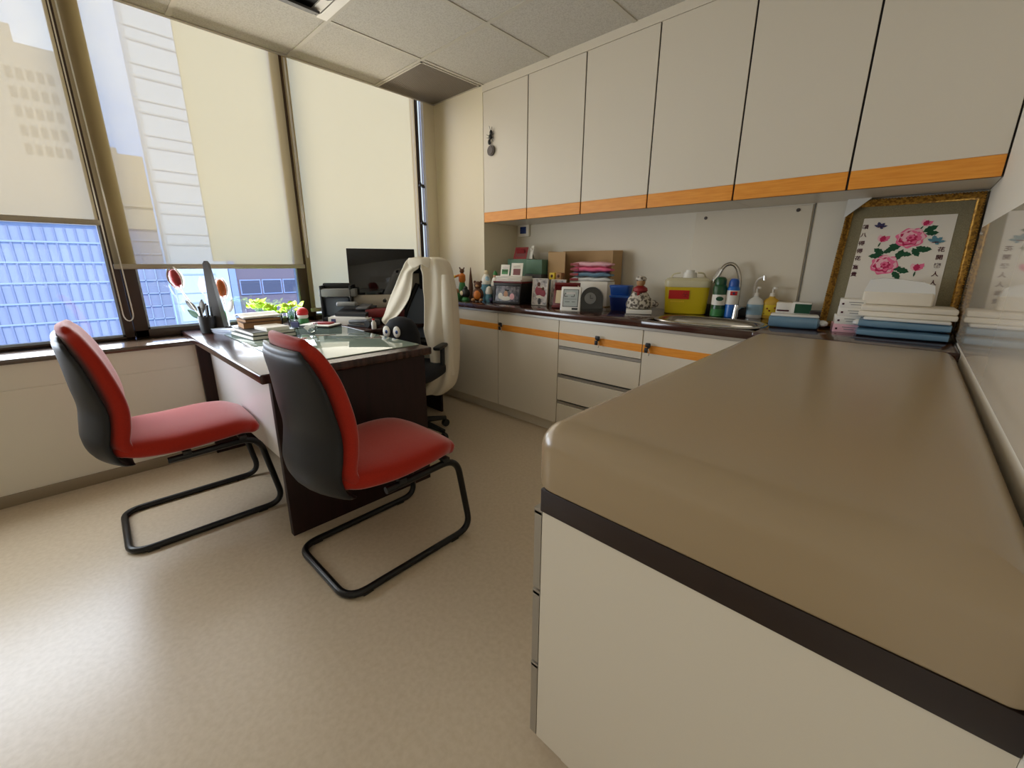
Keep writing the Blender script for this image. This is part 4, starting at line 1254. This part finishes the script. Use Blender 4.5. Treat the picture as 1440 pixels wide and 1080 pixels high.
# black arched mantel clock
t = thing('mantel_clock', 'black arch-shaped mantel clock beside the digital clock', 'clock', (-1.475, 2.31, CT), 0.5)
arch = [(-0.07, 0), (0.07, 0), (0.07, 0.085)] + [(0.07 * math.cos(PI * k / 14), 0.085 + 0.07 * math.sin(PI * k / 14)) for k in range(1, 14)] + [(-0.07, 0.085)]
nb('black_gloss').prism(arch, (0, -0.035, 0), (1, 0, 0), (0, 0, 1), (0, 0.07, 0)).build('case', t)
fc = nb('grey_mid').lathe([(0.0, -0.002), (0.036, -0.002), (0.036, 0.002), (0.0, 0.002)], M=Matrix.Translation((-0.01, -0.036, 0.085)) @ Matrix.Rotation(PI / 2, 4, 'X'), seg=22).build('dial', t)
nb('black').boxc((-0.01, -0.039, 0.095), (0.003, 0.001, 0.022)).boxc((-0.002, -0.039, 0.085), (0.018, 0.001, 0.003)).build('hand', fc)
# blue containers
for i, (dx, dy, w, d, h, z, mt, lab) in enumerate(((0.02, 0.0, 0.19, 0.12, 0.085, 0, 'blue_deep', 'large dark blue plastic tub under the smaller blue tub'),
                                                  (-0.02, 0.01, 0.135, 0.10, 0.05, 0.0985, 'blue', 'smaller blue plastic tub stacked on the dark blue one'))):
    t = thing('plastic_tub', lab, 'container', (-1.37 + dx, 2.51 + dy, CT + z), 0.15, 'blue plastic tubs')
    nb(mt).rings([superring(Vector((0, 0, zz)), Vector((1, 0, 0)), Vector((0, 1, 0)), w / 2 * s, d / 2 * s, 5, 28) for zz, s in ((0, 0.86), (0.004, 0.9), (h, 1.0))]).build('body', t)
    nb('blue').rings([superring(Vector((0, 0, zz)), Vector((1, 0, 0)), Vector((0, 1, 0)), w / 2 * s, d / 2 * s, 5, 28) for zz, s in ((h, 1.03), (h + 0.01, 1.04), (h + 0.013, 0.98))]).build('lid', t)
# hen-shaped cosy doll
t = thing('fabric_doll', 'patterned fabric doll with red scarf on a white plinth', 'doll', (-1.205, 2.42, CT), 0.5)
nb('white').box(-0.075, 0.075, -0.05, 0.05, 0, 0.028, 0.004).build('plinth', t)
nb('patterned').lathe([(0.04, 0.028), (0.075, 0.034), (0.08, 0.06), (0.066, 0.095), (0.042, 0.128), (0.026, 0.145)], seg=22, sy=0.75).ball((0.07, 0, 0.06), (0.045, 0.03, 0.025), 12).build('body', t)
nb('red_dark').lathe([(0.034, 0.128), (0.044, 0.138), (0.040, 0.155), (0.022, 0.168)], seg=18).boxc((-0.01, -0.034, 0.12), (0.018, 0.01, 0.04), 0.004).build('scarf', t)
nb('tan').ball((0, 0, 0.188), (0.026, 0.025, 0.027), 14).build('head', t)
nb('patterned').ball((0, 0.002, 0.208), (0.032, 0.030, 0.020), 14).build('hat', t)
# sharps container
t = thing('sharps_container', 'yellow sharps container with translucent lid and red label', 'container', (-1.015, 2.655, CT), 0.42)
def rr(w, d, z, e=6):
    return superring(Vector((0, 0, z)), Vector((1, 0, 0)), Vector((0, 1, 0)), w, d, e, 36)
nb('yellow_clear').rings([rr(0.112, 0.078, 0.0), rr(0.118, 0.083, 0.005), rr(0.128, 0.09, 0.165)]).build('tub', t)
nb('translucent_lid').rings([rr(0.131, 0.093, 0.163), rr(0.133, 0.095, 0.172), rr(0.131, 0.093, 0.198), rr(0.118, 0.08, 0.212), rr(0.10, 0.07, 0.216)]).build('lid', t)
nb('plastic_clear').cyl((0.01, 0.0, 0.214), (0.01, 0.0, 0.248), 0.042, 0.038, 24).cyl((0.01, 0, 0.248), (0.01, 0, 0.262), 0.028, 0.024, 20).build('cap', t)
nb('translucent_lid').tube(fillet([(-0.10, -0.03, 0.214), (-0.085, -0.03, 0.24), (-0.045, -0.03, 0.245)], 0.012), 0.004, 8).tube(fillet([(0.105, 0.03, 0.214), (0.09, 0.03, 0.245), (0.055, 0.03, 0.245)], 0.012), 0.004, 8).build('handle', t)
Ml = Matrix.Translation((-0.045, -0.0885, 0.118)) @ Matrix.Rotation(0.045, 4, 'X')
lb = nb('red').box(-0.058, 0.058, -0.0045, 0.004, -0.026, 0.026, M=Ml).build('warning_label', t)
k = nb('red_dark')
for a in (PI / 2, PI / 2 + 2 * PI / 3, PI / 2 + 4 * PI / 3):
    c = Vector((0.036 + 0.0085 * math.cos(a), -0.0052, 0.0085 * math.sin(a)))
    k.tube([Ml @ (c + Vector((0.0085 * math.cos(a + 2 * PI * q / 14 * 0.86 + 0.45), 0, 0.0085 * math.sin(a + 2 * PI * q / 14 * 0.86 + 0.45)))) for q in range(15)], 0.0014, 5)
k.build('biohazard_sign', lb)
k = nb('yellow')
for i in range(2):
    for j in range(7):
        k.box(-0.045 + 0.0115 * j, -0.036 + 0.0115 * j, -0.0055, -0.0044, -0.044 - 0.0, -0.036, M=Ml)
k.build('caption', lb)
tag(nb('black').box(-0.022, 0.022, -0.03, 0.03, 0, 0.058, 0.002).build('small_box'), 'small black box between the yellow container and green spray can', 'box', None, (-0.905, 2.715, CT), 0.3)
# spray cans
def can(loc, label, body, top, band, r, h):
    t = thing('spray_can', label, 'spray can', (loc[0], loc[1], CT), 0.4, 'spray cans by the sink')
    nb(body).lathe([(r * 0.9, 0), (r, 0.004), (r, h * 0.74), (r * 0.86, h * 0.79), (r * 0.6, h * 0.82)], seg=24).build('body', t)
    nb(top).lathe([(r * 0.8, h * 0.785), (r * 0.82, h * 0.80), (r * 0.80, h * 0.93), (r * 0.55, h * 0.985), (r * 0.2, h)], seg=24).build('cap', t)
    for mt, z0, z1 in band:
        nb(mt).lathe([(r + 0.0006, h * z0), (r + 0.0006, h * z1)], seg=24).build('label_band', t)
    return t
t = can((-0.805, 2.61), 'green spray can with white lower label beside the sink', 'green_can', 'green_can', (('white', 0.30, 0.56), ('green', 0.02, 0.20)), 0.037, 0.228)
nb('green_deep').ball((0.0, -0.0375, 0.105), (0.02, 0.003, 0.013), 14).build('emblem', t)
t = can((-0.738, 2.625), 'blue spray can with white and red label beside the green one', 'blue_can', 'blue', (('white', 0.34, 0.70),), 0.033, 0.220)
nb('red').boxc((0, -0.0335, 0.138), (0.036, 0.004, 0.022), 0.001).mat('indigo').boxc((0.0, -0.0345, 0.138), (0.012, 0.004, 0.012), 0.001).build('emblem', t)
# soap bottles
def soap(loc, label, liquid, lab, patt):
    t = thing('soap_bottle', label, 'soap bottle', (loc[0], loc[1], CT), 0.4, 'pump bottles by the sink')
    nb(liquid).rings([superring(Vector((0, 0, z)), Vector((1, 0, 0)), Vector((0, 1, 0)), a, b, 3, 24) for z, a, b in ((0, 0.036, 0.026), (0.004, 0.040, 0.029), (0.085, 0.042, 0.03), (0.105, 0.034, 0.025), (0.118, 0.014, 0.014), (0.125, 0.013, 0.013))]).build('body', t)
    nb(lab).rings([superring(Vector((0, 0, z)), Vector((1, 0, 0)), Vector((0, 1, 0)), 0.0418, 0.0305, 3, 24) for z in (0.02, 0.078)], False, False).build('label', t)
    nb('white').cyl((0, 0, 0.124), (0, 0, 0.142), 0.014, 0.012).cyl((0, 0, 0.142), (0, 0, 0.165), 0.005).boxc((0.006, -0.012, 0.170), (0.016, 0.042, 0.012), 0.004).build('pump', t)
    return t
soap((-0.632, 2.69), 'clear pump bottle with silvery label by the taps', 'plastic_clear', 'blue_pale', 0)
t = soap((-0.560, 2.725), 'amber pump bottle with yellow floral label by the taps', 'yellow_amber', 'yellow', 0)
d = nb('red_dark')
for i in range(7):
    a = -2.4 + 0.3 * i
    d.ball((0.0425 * math.cos(a), 0.031 * math.sin(a), 0.03 + 0.04 * ((i * 37) % 10) / 10), 0.005, 8)
d.build('flower_print', t)
# boxes and packs near the couch end
t = thing('medicine_box', 'low white carton with dark print beside the amber bottle', 'box', (-0.478, 2.66, CT), 0.15)
nb('white').box(-0.04, 0.035, -0.03, 0.03, 0, 0.10, 0.002).build('carton', t)
nb('ink').box(-0.035, 0.03, -0.0312, -0.029, 0.03, 0.04).box(-0.035, 0.02, -0.0312, -0.029, 0.055, 0.063).build('print', t)
t = thing('medicine_box', 'white carton with dark green front behind the blue pack', 'box', (-0.402, 2.66, CT), 0.1)
nb('white').box(-0.042, 0.042, -0.03, 0.03, 0, 0.105, 0.002).build('carton', t)
nb('green_deep').box(-0.030, 0.0415, -0.0315, -0.029, 0.05, 0.098).build('print', t)
t = thing('tissue_pack', 'blue plastic tissue pack at the couch end of the worktop', 'tissue pack', (-0.385, 2.40, CT), 0.18)
nb('blue_pack').rings([superring(Vector((x, 0, 0.030)), Vector((0, 1, 0)), Vector((0, 0, 1)), a, b, 4, 20) for x, a, b in ((-0.105, 0.03, 0.018), (-0.10, 0.05, 0.028), (0.0, 0.055, 0.030), (0.09, 0.05, 0.028), (0.10, 0.03, 0.018))]).build('pack', t)
nb('plastic_clear').box(-0.10, 0.095, -0.045, 0.045, 0.055, 0.066, 0.006).build('top_sheet', t)
nb('plastic_clear').ball((0.112, -0.01, 0.03), (0.022, 0.03, 0.016), 10).build('crumpled_end', t)
tag(nb('band_brown').box(-0.055, 0.06, -0.04, 0.04, 0, 0.068, 0.003).build('wooden_box'), 'dark wooden box between the blue pack and medicine stack', 'box', None, (-0.305, 2.64, CT), 0.1)
for i in range(4):
    t = thing('medicine_carton', ['pinkish white medicine carton at the bottom of the small stack', 'white medicine carton second from the bottom of the small stack', 'white medicine carton third from the bottom of the small stack', 'white medicine carton topmost of the small stack'][i], 'box', (-0.195 + [0.0, 0.004, 0.012, 0.012][i], 2.45, CT + [0, 0.0372, 0.0744, 0.1116][i]), 0.2 - 0.03 * i, 'stacked medicine cartons')
    nb('white' if i else 'pink_pale').box(-0.045, 0.045, -0.05, 0.05, 0, 0.037, 0.0015).build('carton', t)
    nb('ink').boxc((-0.033, -0.0506, 0.016), (0.008, 0.001, 0.008)).mat('grey_mid').boxc((0.012, -0.0506, 0.024), (0.05, 0.001, 0.0025)).boxc((0.012, -0.0506, 0.014), (0.036, 0.001, 0.0025)).build('print', t)
# long blue packs
for i in range(2):
    t = thing('drape_pack', ['long blue disposable drape pack beneath the other, on the worktop', 'long pale blue drape pack topped with white film under the towels'][i], 'pack', (0.002, 2.40, CT + 0.038 * i), 0.02, 'blue drape packs')
    nb(['blue_pack', 'blue_pack'][i]).rings([superring(Vector((x, 0.006 * math.sin(x * 20), 0.0185)), Vector((0, 1, 0)), Vector((0, 0, 1)), a, b, 4, 20) for x, a, b in
        ((-0.15, 0.04, 0.008), (-0.142, 0.08, 0.016), (-0.06, 0.085, 0.0185), (0.0, 0.084, 0.0175), (0.07, 0.085, 0.0185), (0.138, 0.08, 0.016), (0.145, 0.04, 0.008))]).build('pack', t)
    if i:
        nb('plastic_clear').box(-0.13, 0.135, -0.082, 0.07, 0.034, 0.046, 0.005).build('film', t)
        nb('plastic_clear').ball((-0.145, -0.05, 0.018), (0.02, 0.03, 0.014), 10).build('crumpled_end', t)
# towels
t = thing('towel_stack', 'flat folded white paper towels lying on the blue packs', 'paper towels', (0.01, 2.43, CT + 0.0842), 0.03)
rows = []
for k in range(5):
    rows.append([Vector((x, y, z)) for x, y, z in [(-0.165 + 0.31 * i / 12, -0.09 + 0.2 * k / 4, 0.006 * math.sin(i * 0.9 + k)) for i in range(13)]])
nb('towel_white').box(-0.16, 0.142, -0.08, 0.10, 0.0, 0.022, 0.006).box(-0.155, 0.14, -0.075, 0.10, 0.022, 0.046, 0.008).build('towels', t)
t = thing('towel_pack', 'white plastic wrapped paper towel pack in front of the picture', 'towel pack', (-0.038, 2.455, CT + 0.1307), 0.05)
nb('towel_white').box(-0.113, 0.112, -0.045, 0.05, 0.0, 0.055, 0.008, 3).build('towels', t)
top = [(-0.113, 0.055), (0.112, 0.05), (0.105, 0.085), (0.07, 0.098), (0.0, 0.108), (-0.06, 0.112), (-0.10, 0.105)]
nb('plastic_clear').prism(top, (0, -0.040, 0), (1, 0, 0), (0, 0, 1), (0, 0.08, 0)).build('wrapper', t)

# ---- embroidered picture leaning on the wall
UPV = Vector((0, 0.35951, 0.93314))
NV = Vector((0, -0.93314, 0.35951))      # towards the room
t = thing('framed_picture', 'gold framed embroidery of pink peonies and butterflies leaning on the wall', 'picture', (0, 2.556, CT + 0.002))
Mp = Matrix(((1, 0, 0, 0), (0, -NV.y, UPV.y, 0), (0, -NV.z, UPV.z, 0), (0, 0, 0, 1)))   # local: x right, y into the wall, z up along the picture
# local frame: y axis = -NV
X0, X1, H = -0.303, 0.160, 0.632
fr = nb('gold')
bw = 0.026
prof = [(0.0, 0.0), (0.0, -0.024), (0.006, -0.030), (0.011, -0.024), (0.017, -0.020), (0.022, -0.010), (0.026, -0.008), (0.026, 0.0)]
rings = []
for (cx_, cz_, dx, dz) in ((X0, 0, 1, 1), (X1, 0, -1, 1), (X1, H, -1, -1), (X0, H, 1, -1)):
    rings.append([Mp @ Vector((cx_ + dx * p[0], p[1], cz_ + dz * p[0])) for p in prof])
rings.append(rings[0])
fr.rings(rings, False, False, closed=True, smooth=False)
fr.build('frame', t)
# rope beading along the outer edge
rp_ = nb('gold')
def rope(p, q, n):
    for i in range(n):
        c = Vector(p).lerp(Vector(q), (i + 0.5) / n)
        rp_.ball(Mp @ c, (0.0055, 0.0055, 0.0055), 6)
rope((X0 + 0.004, -0.028, 0.0), (X0 + 0.004, -0.028, H), 58)
rope((X1 - 0.004, -0.028, 0.0), (X1 - 0.004, -0.028, H), 58)
rope((X0, -0.028, H - 0.004), (X1, -0.028, H - 0.004), 42)
rp_.build('beading', t)
nb('linen_olive').box(X0 + 0.022, X1 - 0.022, -0.006, 0.0, 0.022, H - 0.022, M=Mp).build('mat', t)
pn = nb('silk_white').box(-0.229, 0.089, -0.0075, -0.002, 0.10, 0.547, M=Mp).build('silk_panel', t)
def flat(poly, d0, mt, name='stitching'):
    m = nb(mt).prism([(p[0], p[1]) for p in poly], Mp @ Vector((0, -0.0075 - d0, 0)), (1, 0, 0), UPV, NV * 0.0004)
    return m
def blob(cx_, cz_, rx, rz_, wob, n, ph=0.0, rot=0.0):
    pts = []
    for i in range(n):
        a = 2 * PI * i / n
        q = 1 + wob * math.sin(7 * a + ph) + 0.5 * wob * math.sin(11 * a + ph * 2)
        x, z = rx * q * math.cos(a), rz_ * q * math.sin(a)
        pts.append((cx_ + x * math.cos(rot) - z * math.sin(rot), cz_ + x * math.sin(rot) + z * math.cos(rot)))
    return pts
def leafpoly(x, z, ln, wd, ang):
    pts = []
    n = 8
    for i in range(n + 1):
        q = i / n
        pts.append((q * ln, wd * math.sin(PI * q) * (1.0 if i % 2 == 0 else 0.72)))
    for i in range(n - 1, 0, -1):
        q = i / n
        pts.append((q * ln, -wd * math.sin(PI * q) * (1.0 if i % 2 == 0 else 0.72)))
    return [(x + a * math.cos(ang) - b * math.sin(ang), z + a * math.sin(ang) + b * math.cos(ang)) for a, b in pts]
lv = 0
for (x, z, ln, wd, ang) in ((-0.01, 0.468, 0.055, 0.016, 0.55), (0.0, 0.46, 0.045, 0.013, 0.1), (-0.07, 0.405, 0.055, 0.016, 3.5), (-0.075, 0.40, 0.04, 0.014, 2.9), (-0.02, 0.40, 0.05, 0.016, -0.5), (-0.03, 0.395, 0.05, 0.014, -1.0), (0.0, 0.39, 0.035, 0.012, -0.1),
                            (-0.125, 0.365, 0.05, 0.015, 2.5), (-0.125, 0.36, 0.055, 0.015, 3.2), (-0.13, 0.37, 0.045, 0.013, 0.6), (-0.06, 0.39, 0.06, 0.016, -1.9), (-0.07, 0.37, 0.045, 0.013, -0.2), (-0.07, 0.295, 0.05, 0.016, -0.3), (-0.08, 0.285, 0.05, 0.014, -0.9), (-0.09, 0.29, 0.04, 0.013, 0.4)):
    flat(leafpoly(x, z, ln, wd, ang), 0.0001 + 0.00003 * lv, 'green_deep').build('leaf', pn)
    lv += 1
def peony(cx_, cz_, rx, rz_, ph):
    layers = (('pink', 1.0, 0, 0), ('pink_pale', 0.88, 0.04, 0.06), ('pink_deep', 0.74, -0.03, -0.03), ('pink', 0.66, 0.08, 0.05), ('pink_pale', 0.5, -0.12, 0.1), ('pink_deep', 0.36, 0.1, -0.05), ('pink', 0.26, 0.02, 0.06), ('pink_deep', 0.12, 0.0, 0.0))
    m = MB()
    for i, (mt, s, ox, oz) in enumerate(layers):
        m.mat(mt)
        m.prism(blob(cx_ + ox * rx, cz_ + oz * rz_, rx * s, rz_ * s, 0.07 + 0.012 * i, 48, ph + i * 1.7, 0.1 * i), Mp @ Vector((0, -0.0082 - 0.0005 * i, 0)), (1, 0, 0), UPV, NV * 0.0004)
    m.build('peony', pn)
peony(-0.046, 0.442, 0.050, 0.046, 0.3)
peony(-0.114, 0.314, 0.048, 0.046, 1.9)
def bud(x, z, r, ang):
    m = nb('pink')
    for i, (mt, da, s) in enumerate((('pink', -0.5, 1), ('pink_pale', 0.5, 0.9), ('pink_deep', 0.0, 0.8))):
        m.mat(mt).prism(leafpoly(x, z, r * 2 * s, r * 0.6, ang + da), Mp @ Vector((0, -0.0082 - 0.0005 * i, 0)), (1, 0, 0), UPV, NV * 0.0004)
    m.mat('green_deep').prism(leafpoly(x, z, r * 1.2, r * 0.16, ang + PI), Mp @ Vector((0, -0.0082, 0)), (1, 0, 0), UPV, NV * 0.0004)
    m.build('flower_bud', pn)
bud(-0.146, 0.425, 0.021, 1.3); bud(-0.012, 0.498, 0.018, 1.1); bud(-0.002, 0.285, 0.022, 1.5)
def butterfly(x, z, s, mt, ang):
    m = nb(mt)
    for i, (a, ln, wd) in enumerate(((1.9, 1.0, 0.3), (0.9, 0.9, 0.28), (0.2, 1.0, 0.2), (-0.6, 0.55, 0.2), (2.7, 0.9, 0.2))):
        m.prism(leafpoly(x, z, s * ln, s * wd, a + ang), Mp @ Vector((0, -0.0082 - 0.0004 * i, 0)), (1, 0, 0), UPV, NV * 0.0004)
    m.mat('ink').prism(leafpoly(x - s * 0.4, z - s * 0.1, s * 0.9, s * 0.09, 0.2 + ang), Mp @ Vector((0, -0.0105, 0)), (1, 0, 0), UPV, NV * 0.0004)
    m.build('butterfly', pn)
butterfly(-0.163, 0.50, 0.028, 'indigo', 0.0)
butterfly(0.038, 0.42, 0.034, 'teal', -0.1)
def glyph(ch, x, z, size):
    cu = bpy.data.curves.new('character', 'FONT')
    cu.body = ch
    cu.size = size
    cu.align_x = 'CENTER'
    cu.align_y = 'CENTER'
    cu.extrude = 0.0003
    cu.offset = 0.0005
    tmp = bpy.data.objects.new('character', cu)
    COL.objects.link(tmp)
    dg_ = bpy.context.evaluated_depsgraph_get()
    me = bpy.data.meshes.new_from_object(tmp.evaluated_get(dg_))
    bpy.data.objects.remove(tmp)
    bpy.data.curves.remove(cu)
    me.name = 'character'
    me.transform(Mp @ Matrix.Translation((x, -0.0082, z)) @ Matrix.Rotation(PI / 2, 4, 'X'))
    me.materials.clear()
    me.materials.append(MATS['ink'])
    o = bpy.data.objects.new('character', me)
    COL.objects.link(o)
    o.parent = pn
for ch, z in zip('\u9396\u516b\u5f97\u5f97\u82b1\u5bcc\u8cb4', (0.502, 0.462, 0.421, 0.382, 0.345, 0.301, 0.265)):
    glyph(ch, -0.2165, z, 0.024)
for ch, z in zip('\u82b1\u958b\u6625\u4eba\u4eba\u5bcc\u8cb4', (0.384, 0.348, 0.310, 0.272, 0.232, 0.196, 0.160)):
    glyph(ch, 0.064, z, 0.024)
# plastic corner guard at the upper left corner
cg = nb('plastic_clear').prism([(X0 - 0.006, H - 0.09), (X0 + 0.085, H + 0.006), (X0 - 0.006, H + 0.006)], Mp @ Vector((0, -0.032, 0)), (1, 0, 0), UPV, NV * 0.003)
cg.prism([(X0 - 0.006, H - 0.09), (X0 + 0.085, H + 0.006), (X0 - 0.006, H + 0.006)], Mp @ Vector((0, 0.002, 0)), (1, 0, 0), UPV, NV * -0.002)
cg.build('corner_guard', t)

# ================================================================== TOWERS ACROSS THE STREET
def tower(label, y0, y1, z1, x, mats, floor_h, step=None, rows=None, depth=1.2, z0=-45, fins=None):
    t = thing('tower', label, 'building', (x, (y0 + y1) / 2, z0), 0, 'towers across the street')
    w = (y1 - y0) / 2
    H_ = z1 - z0
    b = nb(mats[0]).box(-depth, 0, -w, w, 0, H_)
    b.build('facade', t)
    return t, w, H_
# blue glass tower
t, w, H_ = tower('tall blue glass tower seen through the left window', -12, 2.3, 13.2, -40, ('tower_blue',), 2)
m = nb('tower_blue_line')
for k in range(14):
    z = 45 - 6.5 + k * 1.25
    if z < 45 + 3.6:
        m.box(0.0, 0.10, -w, w, z, z + 0.10)
m.build('floor_line', t)
m = nb('tower_fin')
for k in range(30):
    y = -w + 2 * w * (k + 0.5) / 30
    m.box(0, 0.08, y - 0.05, y + 0.05, 30, 45 + 3.2)
m.build('fin', t)
m = nb('tower_tan').box(0.0, 0.2, -w, w, 45 + 3.4, H_).mat('tower_tan_window')
for k in range(5):
    for j in range(5):
        y = w - 0.55 - 0.42 * j - 0.0
        z = 45 + 11.6 - 1.0 * k
        m.box(0.18, 0.22, y - 0.13, y + 0.13, z - 0.28, z + 0.28)
m.build('upper_wall', t)
m = nb('tower_tan').box(-1.2, 0.1, -w, -w + 12.6, H_, H_ + 0.9).box(-1.2, 0.1, -w, -w + 11.9, H_ + 0.9, H_ + 2.4)
m.build('roof_block', t)
t, w, H_ = tower('lower blue glass wing with grey top seen beside the pale tower', 2.3, 5.5, 8.3, -41.5, ('tower_blue',), 2)
m = nb('tower_blue_line')
for k in range(9):
    m.box(0, 0.1, -w, w, 45 - 5 + k * 0.95, 45 - 4.93 + k * 0.95)
for k in range(6):
    y = -w + 2 * w * k / 5
    m.box(0, 0.1, y - 0.03, y + 0.03, 36, 47)
m.build('glazing_bar', t)
nb('tower_tan').box(-3, 0.15, -w, w, 48.4, H_).box(-2, 0.1, -w + 0.3, -w + 1.9, H_, H_ + 0.35).box(0.1, 0.3, -w, w, 49.9, 50.1).build('top_wall', t)
# pale tower
t, w, H_ = tower('pale striped tower seen through the middle blind', 5.5, 8.2, 32, -39.4, ('tower_pale',), 2)
m = nb('tower_pale_line')
for k in range(16):
    z = 45 - 4 + k * 2.1
    m.box(0, 0.06, -w, w, z, z + 0.10).box(0, 0.06, -w, w, z + 0.75, z + 0.80)
m.box(0, 0.05, -w + 0.0, -w + 0.14, 30, H_)
m.build('band', t)
# beige block with windows low down
t, w, H_ = tower('beige block with rows of bluish windows low down, rightmost outside', 8.2, 34, 34, -39.8, ('tower_beige',), 2)
m = nb('tower_brick').box(0.0, 0.1, -w + 1.4, -w + 6.6, 38, 45.9)
m.build('brick_wall', t)
for j in range(3):
    y = -w + 2.35 + j * 1.62
    wi = nb('tower_bar').box(0.08, 0.2, y - 0.76, y + 0.76, 43.55, 44.75).build('window', t)
    nb('tower_window').box(0.16, 0.22, y - 0.69, y + 0.69, 43.63, 44.67).build('pane', wi)
nb('tower_pale').box(0.0, 0.25, -w, -w + 0.9, 38, 46.2).mat('tower_bar').box(0.02, 0.3, -w + 0.95, -w + 1.4, 38, 46.2).build('corner_pier', t)
tag(nb('tower_tan').box(-60, 30, -60, 60, -1, 0).build('street'), 'street level far below between the towers', 'street', None, (-40, 0, -45.2))
